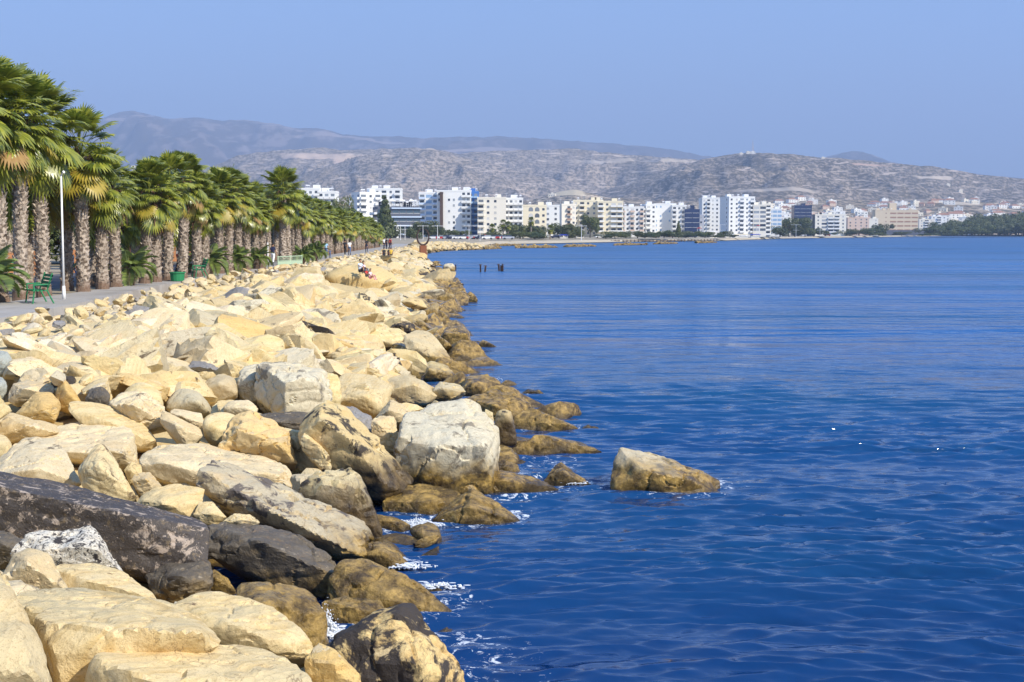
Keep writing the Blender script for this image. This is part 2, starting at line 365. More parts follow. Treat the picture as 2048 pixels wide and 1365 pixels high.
calm = 1.0
# wobble the domain so that no crest runs dead straight
gx = (np.sin(X*0.21+Y*0.13)+np.sin(X*0.11-Y*0.29+1.3))*0.4; gy = (np.sin(X*0.33-Y*0.17+0.7)+np.sin(X*0.47+Y*0.09+2.1))*0.30
env = 0.78 + 0.22*np.sin(X*0.35+np.sin(Y*0.22)*1.4)*np.sin(Y*0.31+1.1+np.sin(X*0.27))
XX = X + gx; YY = Y + gy
for i in range(84):
    lam = 0.20*(6.5**wr.random()) if i % 6 else 1.6*(2.4**wr.random()); k = 2*math.pi/lam
    a = wr.normal(0.10, 0.32); dx_, dy_ = math.sin(a), -math.cos(a)
    amp = 0.0082*lam**0.95*(0.6+0.8*wr.random())*(1.4 if lam < .5 else 1.0 if lam < 1.2 else 0.26); ph = wr.random()*6.28
    fade = np.clip((lam/(2.2*Dg))-1, 0, 1)
    A = amp*fade*env; p = k*(XX*dx_+YY*dy_)+ph; s = np.sin(p); c_ = np.cos(p)
    Z += A*c_; DX -= A*dx_*s*0.35; DY -= A*dy_*s*0.35
V = np.stack([(X+DX).ravel(), (Y+DY).ravel(), Z.ravel()], 1)
fi = np.arange((NR-1)*NC).reshape(-1, NC)[:, :-1].ravel()
Fq = np.stack([fi, fi+NC, fi+NC+1, fi+1], 1)
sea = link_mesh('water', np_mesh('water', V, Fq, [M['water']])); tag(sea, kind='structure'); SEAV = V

# ------------------------------------------------------------ hills
def hill_mat(name, earth, pale, scrub, sc, dens, bare=()):
    m, t, b = newmat(name)
    pos = N(t, 'ShaderNodeNewGeometry').outputs['Position']
    p2 = mapping(t, pos, (1, 0.28, 1.6))
    c = mix(t, ramp(t, noise(t, p2, sc*0.12, 5, 0.6), [(0.35,0.0),(0.65,1.0)]), earth, pale)
    c = mix(t, ramp(t, noise(t, p2, sc*0.35, 6, 0.62, 0.6), [(0.50,0.0),(0.60,0.7)]), c, pale)
    f = ramp(t, noise(t, p2, sc, 7, 0.68), [(dens-0.035,1.0),(dens+0.035,0.0)])
    c = mix(t, f, c, scrub)
    # bare terraces
    f = ramp(t, noise(t, mapping(t, pos, (0.3, 0.1, 3.0)), sc*0.45, 5, 0.6, 0.8), [(0.60,0.0),(0.63,1.0)])
    c = mix(t, f, c, tuple(min(0.8, x*1.35) for x in pale))
    sx = N(t, 'ShaderNodeSeparateXYZ'); t.links.new(pos, sx.inputs[0]); nn = noise(t, mapping(t, pos, (1, .2, 3)), 0.012, 5, .65)
    for (x0, z0, rx, rz, col_) in bare:       # quarries and graded land
        dx = mth(t, 'ABSOLUTE', mth(t, 'DIVIDE', mth(t, 'SUBTRACT', sx.outputs[0], x0), rx)); dz = mth(t, 'ABSOLUTE', mth(t, 'DIVIDE', mth(t, 'SUBTRACT', sx.outputs[2], z0), rz))
        q = mth(t, 'SUBTRACT', mth(t, 'MAXIMUM', dx, dz), mth(t, 'MULTIPLY', nn, 1.5))
        c = mix(t, ramp(t, mth(t, 'ADD', q, 0.5), [(0.40, 0.85), (0.62, 0.0)]), c, col_)
    t.links.new(c, b.inputs['Base Color']); b.inputs['Roughness'].default_value = 0.95; b.inputs['Specular IOR Level'].default_value = 0.1
    return m
def hill(name, ridge, Y, depth, mat, rough, foot=0.0, seed=0, nu=420, nv=70, pw=0.8, backd=None):
    px = [p[0] for p in ridge]; py = [p[1] for p in ridge]
    u = np.linspace(px[0], px[-1], nu); yr = np.interp(u, px, py)
    yr = yr + 1.1*fbm(np.stack([u*0.06, u*0, u*0], 1), seed, 4)
    v = np.concatenate([np.linspace(0, 1, nv), np.linspace(1.05, 2.0, 12)])
    U, Vv = np.meshgrid(u, v, indexing='ij'); ZR = (466-np.repeat(yr[:,None], len(v), 1))/F*Y + CAMZ
    wig = 0.06*depth*fbm(np.stack([U.ravel()*0.012, U.ravel()*0, U.ravel()*0], 1), seed+9, 3).reshape(U.shape)
    Yy = np.where(Vv <= 1, Y-depth*(1-Vv), Y+(Vv-1)*(backd or depth)) + wig*(Vv < 1)*(1-Vv)
    X = (U-1024)/F*Yy*1.0
    prof = np.where(Vv <= 1, Vv**pw, np.clip(2-Vv, 0, 1))
    P = np.stack([X.ravel(), Yy.ravel(), np.zeros(X.size)], 1)
    n = fbm(P*(2.2/depth)*np.array([1.6,0.8,1]), seed, 5, 0.55).reshape(X.shape)
    rid = 1-np.abs(fbm(P*(3.2/depth)*np.array([1.5,0.6,1]), seed+4, 4).reshape(X.shape))*1.6
    env = np.sin(np.clip(Vv, 0, 1)*math.pi)**0.7
    Z = foot + (ZR-foot)*prof + ZR*env*(0.16*rough*n + 0.22*rough*(rid-0.6))
    # never let the slope overtop its own ridge as seen from the shore
    lim = (ZR-CAMZ)*(Yy/Y)*0.985 + CAMZ
    Z = np.where(Vv < 0.985, np.minimum(Z, lim), Z)
    V = np.stack([X.ravel(), Yy.ravel(), Z.ravel()], 1); nvv = len(v)
    fi = np.arange((nu-1)*nvv).reshape(-1, nvv)[:, :-1].ravel()
    Fq = np.stack([fi, fi+nvv, fi+nvv+1, fi+1], 1)
    o = link_mesh(name, np_mesh(name, V, Fq, [mat])); tag(o, kind='structure')
    def zat(pxx, vv):       # terrain point by bearing and fraction of the way up
        i = int(np.clip(np.searchsorted(u, pxx), 0, nu-1)); j = int(np.clip(vv*(nv-1), 0, nv-1))
        return Vector((X[i, j], Yy[i, j], Z[i, j]))
    return zat
HM1 = hill_mat('far_mountain_slopes', (0.17,0.13,0.12), (0.25,0.20,0.18), (0.08,0.065,0.055), 0.006, 0.55)
HM2 = hill_mat('scrub_hillside', (0.28,0.23,0.18), (0.44,0.36,0.29), (0.145,0.125,0.10), 0.085, 0.50, [(-830,325,190,20,(.66,.50,.38)),(-640,300,120,14,(.62,.46,.35)),(-330,300,200,10,(.55,.45,.36)),(500,290,260,22,(.55,.46,.36))])
HM3 = hill_mat('near_scrub_hillside', (0.25,0.205,0.165), (0.39,0.32,0.265), (0.125,0.11,0.09), 0.10, 0.52, [(1230,165,80,7,(.60,.50,.40)),(1000,205,140,4,(.52,.36,.28)),(600,100,110,6,(.5,.42,.34))])
HM4 = hill_mat('foothill_slopes', (0.34,0.26,0.18), (0.50,0.40,0.29), (0.10,0.09,0.07), 0.12, 0.51, [(105,84,50,9,(.62,.52,.36)),(880,62,55,5,(.62,.52,.40))])
hill('mountain', [(-500,300),(-100,268),(180,250),(210,240),(245,228),(275,225),(300,232),(340,241),(400,238),(440,243),(500,245),(560,252),(590,259),(650,260),(690,272),(740,276),(800,275),(850,279),(900,277),(1000,276),(1100,280),(1180,288),(1290,295),(1340,300),(1390,310),(1450,322),(1600,328),(1640,318),(1660,312),(1700,303),(1735,309),(1770,324),(1850,340),(1950,349),(2000,355),(2100,362),(2500,390)], 14000, 4500, HM1, 0.9, seed=2, nu=700)
hill('hill', [(-600,420),(250,390),(400,345),(460,322),(480,312),(540,305),(600,300),(650,297),(700,303),(760,300),(830,298),(870,301),(920,310),(960,306),(1050,302),(1150,300),(1250,311),(1400,322),(1500,332),(1700,360)], 6200, 1900, HM2, 1.1, seed=5, nu=600)
hill('hill', [(-300,450),(300,440),(450,400),(560,366),(640,338),(720,316),(800,304),(870,300),(950,322),(1050,347),(1150,368),(1250,387),(1350,405),(1450,430)], 5000, 1500, HM2, 1.0, seed=8, nu=600)
ridgeB = [(900,450),(1050,425),(1150,400),(1250,368),(1330,340),(1400,321),(1450,312),(1490,307),(1560,310),(1650,318),(1750,325),(1850,334),(1900,340),(1950,350),(2000,355),(2048,360),(2150,372),(2500,400)]
hillB = hill('hill', ridgeB, 4300, 1500, HM3, 1.0, seed=12, nu=700)
foot_ridge = [(-1200,430),(300,420),(600,402),(800,404),(950,402),(1060,402),(1120,384),(1150,380),(1200,394),(1300,402),(1400,404),(1500,406),(1600,398),(1700,400),(1800,406),(1900,400),(2048,412),(2200,420),(2500,425)]
hillD = hill('foothill', foot_ridge, 2900, 900, HM4, 0.10, seed=15, nu=600, foot=2.0, pw=0.9)
# ------------------------------------------------------------ boulders
def ico(sub):
    bm = bmesh.new(); bmesh.ops.create_icosphere(bm, subdivisions=sub, radius=1)
    bm.verts.ensure_lookup_table()
    V = np.array([v.co[:] for v in bm.verts]); Fc = np.array([[v.index for v in f.verts] for f in bm.faces]); bm.free()
    V /= np.linalg.norm(V, axis=1)[:,None]; return V, Fc
ICO = {s: ico(s) for s in (2, 3, 4, 5, 6)}
def hull_planes(P):
    bm = bmesh.new()
    for p in P: bm.verts.new(p)
    r = bmesh.ops.convex_hull(bm, input=bm.verts); bm.normal_update()
    bm.faces.ensure_lookup_table(); Nn, D, A = [], [], []
    for f in bm.faces:
        n = np.array(f.normal[:]); 
        if f.calc_area() < 1e-5: continue
        Nn.append(n); D.append(n @ np.array(f.verts[0].co[:]))
    bm.free(); Nn = np.array(Nn); D = np.array(D)
    keep = []
    for i in range(len(D)):
        if not any((Nn[i] @ Nn[j] > 0.999 and abs(D[i]-D[j]) < 0.02) for j in keep): keep.append(i)
    return Nn[keep], D[keep]
def chip(Nn, D, seed, n=9, lo=.86, hi=.97):
    """knock flat flakes off the corners of a block"""
    g = np.random.default_rng(seed); U, _ = ICO[3]
    r = 1/np.max(np.clip(U @ Nn.T, 0, None)/np.clip(D, .05, None)[None], 1); P = U*r[:,None]
    c = g.normal(size=(n, 3)); c /= np.linalg.norm(c, axis=1)[:,None]
    h = (P @ c.T).max(0)
    return np.vstack([Nn, c]), np.concatenate([D, h*g.uniform(lo, hi, n)])
def radial(Nn, D, sub, p):
    U, Fc = ICO[sub]; q = np.clip(U @ Nn.T, 0, None)/np.clip(D, 0.05, None)[None]
    r = (q**p).sum(1)**(-1/p); return U*r[:,None], Fc
def weather(V, U, size, seed, k=1.0):
    """chipped and bedded surface: V in metres, U outward directions"""
    s = size
    d = 0.015*s*fbm(V*(1.5/s)+seed, seed, 4, 0.6) + 0.017*s*fbm(V*(5.0/s)+seed, seed+3, 4, 0.6)
    rg = 1-np.abs(fbm(V*(2.6/s)+seed*2, seed+6, 3)); d -= 0.05*s*np.clip(rg-0.86, 0, 1)/0.14*0.7
    ax = np.array([math.sin(seed*1.3)*0.45, math.cos(seed*2.1)*0.45, 1.0]); ax /= np.linalg.norm(ax)
    h = (V @ ax)/s*5.5 + 0.7*fbm(V*(1.1/s), seed+11, 3); st = h-np.floor(h)
    d += 0.018*s*(np.clip(st*5, 0, 1)-np.clip((st-0.72)*3.6, 0, 1)-0.5)
    return V + U*(d*k)[:,None]
HEROES = []      # (pixel box, centre, radius, landmark phrase)
def hero(label, D, pts, mat='sand', front=(), thick=None, sink=0.0, sub=5, p=80, k=1.0, short=None, scale=1.035):
    S = [(q[0], q[1], q[2] if len(q) > 2 else 0.0) for q in pts]
    xs_ = [q[0] for q in S]; ys_ = [q[1] for q in S]; wpx = max(xs_)-min(xs_); hpx = max(ys_)-min(ys_)
    th = thick if thick is not None else 0.75*min(wpx, hpx*1.6)*D/F
    cx, cy = (min(xs_)+max(xs_))/2, (min(ys_)+max(ys_))/2
    P = []
    for x, y, o in S:
        P.append(at(x, y, D+o))
        if y > cy: P.append(at(cx+(x-cx)*0.86, y, D+o+th) - Vector((0,0,0.15*th+sink)))
        else: P.append(at(cx+(x-cx)*0.72, y+(cy-y)*0.35, D+o+th*0.7))
        if sink and y > cy: P.append(at(x, y, D+o) - Vector((0,0,sink)))
    if not front:
        g_ = random.Random(len(HEROES)); front = [(cx+g_.uniform(-.22, .22)*wpx, cy-g_.uniform(.0, .25)*hpx, -.38*th)]
    for x, y, o in front: P.append(at(x, y, D+o))
    P = np.array([q[:] for q in P]); lo, hi = P.min(0), P.max(0); c = (lo+hi)/2; e = (hi-lo)/2
    Nn, Dd = hull_planes((P-c)/e); Nn, Dd = chip(Nn, Dd, len(HEROES), (3 if mat == 'wet' else 6) if p > 20 else 2, .90, .98); V, Fc = radial(Nn, Dd, sub, p); U = V/np.linalg.norm(V, axis=1)[:,None]
    # radii follow the hull, then metres
    W = V*e*scale + c; size = float(np.sort(e)[1]+e.min())
    Ue = U/e; Ue /= np.linalg.norm(Ue, axis=1)[:,None]
    W = weather(W-c, Ue, size, len(HEROES)*7+3, min(k, 0.8 if mat == 'wet' else 1.15)) + c
    zc = Vector(c)
    o = link_mesh('boulder', np_mesh('boulder', W-c, Fc, [M[mat]], sharp=19 if p > 20 else 0), loc=tuple(c))
    tag(o, label, 'boulder', 'rocks of the sea defence')
    HEROES.append(((min(xs_), min(ys_), max(xs_), max(ys_)), c, float(max(e[0], e[1])), short, D, [(x,y) for x,y,_ in S]))
    return o
H = hero
# --- nearest group, bottom left
H('huge smooth yellow boulder cut by the bottom left corner', 9.3, [(-190,1190,.6),(-60,1160,.8),(0,1165,.8),(35,1205,.5),(65,1265,.3),(92,1330,.1),(112,1420),(-190,1460)], 'yellow', [(30,1300,-.35),(-50,1250,-.3)], thick=1.6, sub=6, short='the corner boulder', k=.7)
H('broad banded slab lying behind the swirl-marked one, bottom left', 11.0, [(30,1195,.4),(60,1181,.7),(170,1178,1.0),(310,1197,1.0),(392,1234,.5),(400,1262,0),(300,1290,-.1),(80,1290,-.1),(48,1240)], 'yellow', [(75,1225,-.1),(330,1228,.1)], sub=6, short='the broad banded slab', k=.6)
H('thick yellow slab with rounded top edge and swirl marks below it', 10.2, [(76,1236,.2),(110,1217,.6),(260,1225,.7),(400,1247,.6),(440,1285,.2),(425,1302),(330,1310),(200,1380),(150,1425),(104,1400),(84,1300)], 'yellow', [(115,1258,-.35),(260,1258,-.35),(390,1265,-.25),(130,1390,-.3)], thick=1.1, sub=6, short='the swirl-marked slab', k=.6)
H('wide flat-topped boulder with dark left end at the bottom edge', 9.6, [(175,1345),(198,1318,.1),(236,1299,.7),(350,1294,1.0),(520,1298,1.0),(575,1318,.7),(618,1356,.3),(640,1440),(180,1470)], 'yellow', [(212,1330,-.2),(420,1400,-.5)], thick=1.2, sub=6, short='the flat-topped boulder', k=.6)
H('wedge of banded yellow rock dipping to the water, long white streaks', 12.2, [(345,1205,.4),(420,1182,.9),(500,1200,.8),(545,1213,.6),(585,1245,.35),(634,1302),(606,1316),(540,1330),(430,1310),(380,1262)], 'yellow', [(470,1250,-.1),(560,1290,-.25)], sub=6, short='the streaked wedge', k=.7)
H('pale boulder rising to a blunt point behind the broad banded slab', 12.6, [(5,1158),(28,1110,.3),(60,1099,.4),(95,1107,.4),(112,1140,.2),(138,1186),(60,1205),(15,1190)], 'pale', [(50,1125,-.1)], short='the blunt pale point', k=.6)
H('smooth orange-yellow slab with a white patch beside the blunt point', 13.0, [(108,1135,.3),(150,1124,.6),(200,1128,.6),(240,1140,.5),(275,1165,.3),(300,1182,.1),(314,1199),(200,1205),(125,1200)], 'yellow', [(180,1160,-.1)], short='the white-patched slab', k=.6)
H('small cream rock at the left edge above the corner boulder', 10.8, [(-60,1160,.2),(10,1152,.3),(26,1182,.1),(33,1212),(-40,1235)], 'yellow')
H('white rock speckled black, leaning on the tarred concrete beam', 15.0, [(25,1108),(55,1072,.2),(120,1063,.4),(182,1054,.4),(198,1080,.3),(222,1108,.2),(250,1148),(190,1165),(100,1140),(35,1125)], 'speckle', [(190,1100,-.2)], k=1.5, short='the speckled rock')
H('grey stone wedged under the left end of the tarred beam', 16.2, [(-60,1055,.2),(20,1068,.2),(58,1090,.1),(60,1120),(-20,1130)], 'darkrock')
beam = H('long black-tarred concrete beam sloping across the lower left', 17.2, [(-90,925,.9),(0,944,.9),(120,965,.9),(300,1012,.9),(411,1042,.8),(421,1060,.2),(419,1120),(412,1150),(370,1166),(310,1160),(150,1112),(-90,1040)], 'tar', [(-90,955,-.1),(150,1008,-.1),(300,1048,-.1),(398,1060,-.1)], thick=.7, sub=6, p=90, k=.45, short='the tarred beam', scale=1.0)
H('rough brown foot of broken concrete under the end of the tarred beam', 16.9, [(290,1150,.3),(340,1128,.3),(418,1120,.3),(424,1170),(405,1200),(360,1212),(310,1190)], 'darkrock', k=1.8)
H('long dark pitted block to the right of the tarred beam', 18.0, [(412,1052,.4),(440,1046,.6),(520,1052,.6),(600,1076,.5),(655,1108,.4),(686,1150,.1),(682,1180),(650,1196),(560,1172),(450,1122),(416,1110)], 'darkrock', [(520,1085,-.25),(640,1140,-.2)], thick=1.0, sub=6, k=.8, p=110, short='the long dark block')
H('glossy olive stone half hidden under the long dark block', 17.2, [(412,1150),(430,1140,.1),(455,1158,.1),(472,1185),(450,1198),(418,1180)], 'wet')
H('dark seaweed-brown boulder washed by surf behind the streaked wedge', 15.6, [(462,1185,.3),(500,1163,.5),(570,1165,.5),(625,1192,.4),(652,1232,.1),(648,1290),(600,1300),(530,1250),(480,1215)], 'wet', sink=.4, k=1.6, short='the surf-washed boulder')
H('long pointed wet rock covered in golden algae, tip in the water', 17.4, [(655,1165,.2),(690,1122,.4),(740,1124,.5),(800,1148,.3),(860,1188,.15),(910,1232),(840,1243),(730,1228),(670,1210)], 'wet', [(780,1200,-.25)], sink=.6, sub=6, k=1.5, short='the golden pointed rock')
H('low brown wet rock beneath the golden pointed rock', 16.8, [(645,1205),(690,1195,.2),(760,1205,.2),(775,1235),(720,1250),(650,1245)], 'wet', sink=.4)
H('small olive shore rock between two larger ones, above the golden tip', 19.8, [(708,1115),(730,1088,.3),(770,1088,.3),(800,1110,.15),(824,1137),(790,1148),(722,1135)], 'wet', sink=.5, k=1.2)
H('tall rock patched orange and black at the bottom edge by the water', 12.4, [(650,1292),(700,1254,.3),(760,1224,.4),(802,1207,.4),(825,1226,.3),(870,1290,.2),(905,1322,.1),(935,1385),(910,1440),(700,1440),(640,1350)], 'black', [(800,1235,-.1),(830,1330,-.45),(720,1330,-.35)], sink=.5, sub=6, p=60, short='the orange and black rock')
H('orange banded slab leaning against the orange and black rock', 11.6, [(612,1318),(640,1288,.2),(668,1298,.1),(720,1350),(745,1430),(640,1440),(612,1370)], 'ochre', k=.7)
# --- middle group at the water
H('long ridged slab with grey striped back, sloping down to the sea', 19.6, [(402,945),(430,921,.5),(458,930,.8),(560,974,1.0),(660,1018,1.0),(726,1042,.8),(748,1072,.5),(722,1112),(660,1112),(540,1062,-.1),(430,1008),(400,978)], 'stripe', [(445,965,-.15),(560,1030,-.55),(690,1098,-.25),(590,1000,.1)], thick=1.2, sub=6, p=80, short='the ridged slab')
H('golden-brown wet triangular rock with a pale cap by the ridged slab', 21.2, [(588,978,.1),(640,946,.5),(700,940,.5),(722,960,.3),(752,1030),(765,1062),(740,1075),(660,1030),(610,1000)], 'halfblack', [(645,968,-.1),(715,975,-.1)], sink=.3, p=70, short='the pale-capped wet rock')
H('low orange wet rock at the foot of the pale-capped triangle', 22.3, [(735,1040),(750,1030,.1),(790,1035,.1),(820,1052),(800,1064),(745,1068)], 'wet', sink=.5)
H('huge tilted slab, cream above and tar-black below, facing the sea', 24.0, [(598,866,.1),(612,832,.4),(655,799,.7),(692,815,.7),(770,900,.6),(822,955,.4),(812,985),(775,1004,-.1),(735,988,-.2),(650,928),(605,892)], 'halfblack', [(640,838,-.3),(700,880,-.45),(765,965,-.35)], thick=1.0, sub=6, p=90, k=.8, short='the tilted half-black slab')
H('narrow cream shelf on the left flank of the tilted half-black slab', 23.8, [(598,870),(612,868,.1),(668,920,.1),(660,940),(640,938),(605,900)], 'sand')
H('biggest rounded pale grey boulder, ring-marked top, at the waterline', 25.2, [(787,862),(800,836,.4),(880,807,1.3),(937,797,1.5),(966,815,1.4),(998,862,.8),(1002,912,.3),(985,952,.1),(925,980),(850,968),(795,935)], 'grey', [(788,872,-.1),(870,896,-.55),(965,890,-.45),(850,962,-.35),(795,920,-.15)], thick=1.6, sink=.3, sub=6, p=70, k=.8, short='the biggest grey boulder')
H('upright cream block squeezed behind the biggest grey boulder', 26.4, [(742,838),(760,832,.2),(792,835,.2),(796,880),(790,906),(748,900)], 'pale', p=80)
H('hollowed orange boulder resting on the long pale slab', 24.0, [(430,894),(455,850,.3),(478,828,.5),(500,824,.5),(545,842,.5),(578,866,.3),(592,926,.0),(560,924),(500,912),(440,902)], 'ochre', [(480,860,-.2),(560,890,-.3)], sub=6, k=1.5, short='the hollowed orange boulder')
H('egg-shaped olive-tan boulder left of the hollowed orange one', 25.2, [(400,848),(410,824,.3),(440,819,.5),(478,830,.5),(482,860,.2),(440,892),(415,885),(402,870)], 'sand', p=9, k=.3, short='the egg-shaped boulder')
H('big grey cube of rock with sheer shadowed left face', 30.0, [(512,733,.4),(530,726,.9),(600,732,1.5),(648,744,1.5),(664,790,.6),(652,815,.1),(620,829,-.2),(568,833,-.4),(514,806,.5)], 'grey', [(569,768,-.6),(615,756,-.35),(572,828,-.5)], thick=1.6, sub=6, p=90, short='the big grey cube')
H('rounded grey rock against the left side of the big cube', 31.0, [(472,770),(480,735,.3),(505,722,.5),(525,728,.5),(525,800),(500,808),(475,790)], 'grey', p=14, short='the cube-side rock')
H('tall cream rock against the right side of the big cube', 31.2, [(630,748,.2),(650,742,.4),(678,750,.3),(684,800),(670,835),(640,828)], 'sand', p=14)
H('rough dark slab running under the big grey cube', 27.2, [(508,832,.2),(560,826,.3),(612,826,.3),(640,830,.2),(640,850),(606,868),(560,858),(515,850)], 'darkrock', k=1.8)
H('rough purplish slab poking out behind the tilted slab', 27.0, [(672,815,.2),(700,812,.3),(742,836,.2),(748,872),(735,885),(690,850)], 'basalt', k=1.6)
H('thin jagged dark grey slab above a black hollow', 33.5, [(374,735),(384,723,.3),(412,724,.5),(430,737,.4),(452,746,.2),(455,753),(436,754),(415,742),(385,738)], 'basalt', thick=.5, k=1.6, short='the thin dark slab')
H('long pale flat slab carrying the hollowed boulder', 22.4, [(276,908,.4),(290,892,1.2),(400,889,1.6),(480,905,1.6),(560,926,1.1),(586,946,.5),(584,972),(545,978),(390,980,-.1),(290,948)], 'pale', [(285,915,-.1),(400,947,-.25),(560,950,-.05)], thick=1.0, sub=6, p=80, k=.7, short='the long pale slab')
H('white cracked block at the left edge behind the tarred beam', 20.8, [(-30,950,.1),(0,925,.4),(25,893,.8),(52,877,1.1),(110,880,1.1),(132,906,.7),(160,968,.1),(100,990),(-20,975)], 'pale', [(60,930,-.2)], thick=1.0, sub=6, k=.6, short='the white cracked block')
H('smooth greenish fin-shaped boulder behind the tarred beam', 20.2, [(150,938,.1),(175,910,.3),(195,881,.6),(213,890,.6),(240,935,.3),(278,1002),(240,1020),(180,995)], 'sand', [(200,930,-.25)], thick=.8, sub=6, k=.5, p=14, short='the greenish fin')
H('wide pinkish flat-topped rock behind the greenish fin', 23.4, [(50,872,1.0),(150,856,1.6),(200,838,2.0),(250,845,1.8),(268,872,1.0),(278,898,.3),(272,928),(230,936),(60,905)], 'pale', [(240,905,-.2),(100,890,.2)], thick=1.2, sub=6, p=80, k=.6, short='the pinkish flat rock')
H('small round stone in the gap below the pinkish flat rock', 20.7, [(248,940),(262,925,.1),(282,930,.1),(286,960),(260,968)], 'sand', k=.5)
H('small orange squarish rock by the left foot of the long pale slab', 20.3, [(262,965),(270,950,.1),(300,945,.2),(322,972,.1),(315,992),(280,992)], 'ochre', p=80)
H('cream boulder with curved edge directly behind the tarred beam', 19.0, [(272,1002,.1),(310,975,.4),(370,971,.5),(408,978,.4),(404,1010,.1),(392,1045),(340,1045),(290,1030)], 'yellow', k=.6, short='the curved cream boulder')
H('rounded cream rock between the tarred beam and the ridged slab', 18.8, [(388,1030),(400,1005,.2),(425,1005,.2),(452,1035),(430,1052),(395,1050)], 'yellow', k=.6)
H('seaweed-topped brown rock above the long dark block', 18.6, [(445,1045),(470,1028,.1),(500,1030,.1),(520,1045),(500,1060),(450,1060)], 'halfblack', k=2.0)
H('squarish ochre block, its top scored, by the left edge', 26.5, [(28,830,.1),(70,785,.5),(110,786,.6),(127,806,.3),(110,842),(60,840)], 'ochre', [(85,812,-.2)], p=28, k=.6, short='the ochre block')
H('smooth orange upright rock just right of the ochre block', 27.2, [(108,800,.1),(115,765,.3),(130,758,.3),(152,785,.2),(168,812),(140,825),(112,815)], 'ochre', p=12, k=.5)
H('ribbed brown rock showing its dark end, above the diagonal slab', 26.8, [(168,800),(180,778,.2),(205,772,.3),(222,790,.2),(215,818),(185,822)], 'darkrock', p=12)
H('large cream boulder with crumbling white face, upper left of centre', 25.6, [(212,812,.1),(238,786,.6),(290,780,.7),(325,815,.4),(338,850),(290,860),(240,835)], 'pale', k=1.4, sub=6, short='the crumbling cream boulder')
H('smooth domed grey-tan boulder behind the crumbling cream one', 27.8, [(235,790,.2),(262,764,.5),(295,762,.6),(325,785,.4),(330,822),(300,830),(250,805)], 'sand', p=9, k=.35, short='the smooth dome')
H('long diagonal tan slab running down to the pinkish flat rock', 24.9, [(125,802,.4),(200,806,.8),(260,828,.8),(300,860,.5),(318,892),(260,896),(230,882),(150,838)], 'yellow', [(210,840,-.1)], p=45, k=.5, short='the diagonal tan slab')
H('narrow tilted slab left of the dark gap by the egg-shaped boulder', 24.8, [(312,835,.3),(325,820,.5),(400,858,.4),(405,872,.1),(378,898),(345,870)], 'pale', p=70, k=.6)
H('thin pale slab just above the narrow tilted slab', 26.2, [(332,824,.2),(350,818,.4),(402,828,.4),(408,848),(400,858),(350,835)], 'pale', p=70, k=.6)
H('domed tan boulder between the smooth dome and the big cube', 28.5, [(328,818),(335,790,.3),(358,772,.6),(395,780,.5),(425,815,.2),(420,828),(350,832)], 'sand', p=10, k=.5, short='the tan dome')
H('rounded ochre rock left of the big grey cube', 30.4, [(392,790),(405,765,.3),(440,748,.6),(472,756,.5),(478,790),(450,805),(400,808)], 'ochre', p=14, k=.8)
H('small whitish lying stone in front of the big grey cube', 26.8, [(445,815),(455,802,.2),(500,800,.3),(520,815,.1),(510,830),(480,836),(450,826)], 'pale', p=12, k=.8)
H('bluish-green grey stone at the left edge, upper of two', 29.5, [(-40,700,.3),(15,702,.3),(30,725,.1),(24,748),(-40,752)], 'greygreen', p=12, k=.5)
H('bluish-green grey stone at the left edge, lower of two', 28.2, [(-40,750,.3),(10,752,.3),(18,775,.1),(8,800),(-40,805)], 'greygreen', p=12, k=.5)
H('cream blocky rock between the grey left edge stones and ochre block', 27.6, [(18,800,.1),(22,768,.5),(60,762,.7),(112,768,.5),(105,790,.1),(30,808)], 'pale', p=70, k=.7)
H('pale boulder with grey shaded end at the left edge', 24.0, [(-40,860,.2),(0,820,.6),(40,838,.7),(110,850,.6),(118,866,.2),(60,880),(-30,885)], 'pale', p=60, k=.7)
H('smooth olive rounded boulder cut by the left edge', 21.8, [(-50,905,.2),(-20,862,.5),(15,870,.4),(30,892,.1),(10,930),(-40,935)], 'yellow', p=10, k=.4)
# --- waterline further out and the lone rocks in the sea
H('big lone slab of rock standing in the sea, dark left edge', 25.8, [(1221,972),(1234,908,.3),(1244,896,.5),(1290,912,.8),(1340,922,.8),(1400,938,.6),(1438,960,.3),(1436,990),(1320,993,-.1),(1226,982)], 'grey', [(1240,928,-.25),(1330,952,-.4),(1424,966,-.15),(1232,968,-.2)], thick=1.1, sink=.6, sub=6, p=70, k=.8, short='the lone sea rock')
H('brown pyramid rock standing in the water between shore and lone slab', 26.4, [(1088,962),(1112,930,.3),(1122,926,.3),(1150,948,.15),(1186,973),(1140,978),(1095,976)], 'wet', [(1125,950,-.2)], sink=.5, p=70, k=.9)
H('golden pyramid rock at the waterline, facing the biggest grey boulder', 22.9, [(868,1040),(910,1004,.4),(944,979,.5),(968,992,.4),(1010,1020,.2),(1044,1048),(960,1056),(880,1052)], 'wet', [(940,1015,-.3)], sink=.6, sub=6, k=1.1, short='the golden pyramid')
H('dark glossy boulder in the surf behind the golden pyramid', 23.7, [(765,1005),(790,978,.4),(850,970,.5),(925,988,.4),(940,1010,.1),(900,1038),(830,1046),(780,1030)], 'wet', sink=.5, k=1.4)
H('low golden-brown rocks washed at the foot of the biggest grey boulder', 25.6, [(935,965),(1000,944,.5),(1070,957,.4),(1117,980,.1),(1060,996),(985,1002),(940,992)], 'wet', sink=.5, sub=5, k=1.3)
H('little olive rock touching the right side of the biggest grey boulder', 27.9, [(990,945),(1010,922,.2),(1035,930,.1),(1042,945),(1000,950)], 'wet', sink=.4)
H('small wet rock tucked behind the biggest grey boulder, nearest above', 29.6, [(985,915),(1005,902,.2),(1028,912),(1015,922),(988,922)], 'wet', sink=.4)
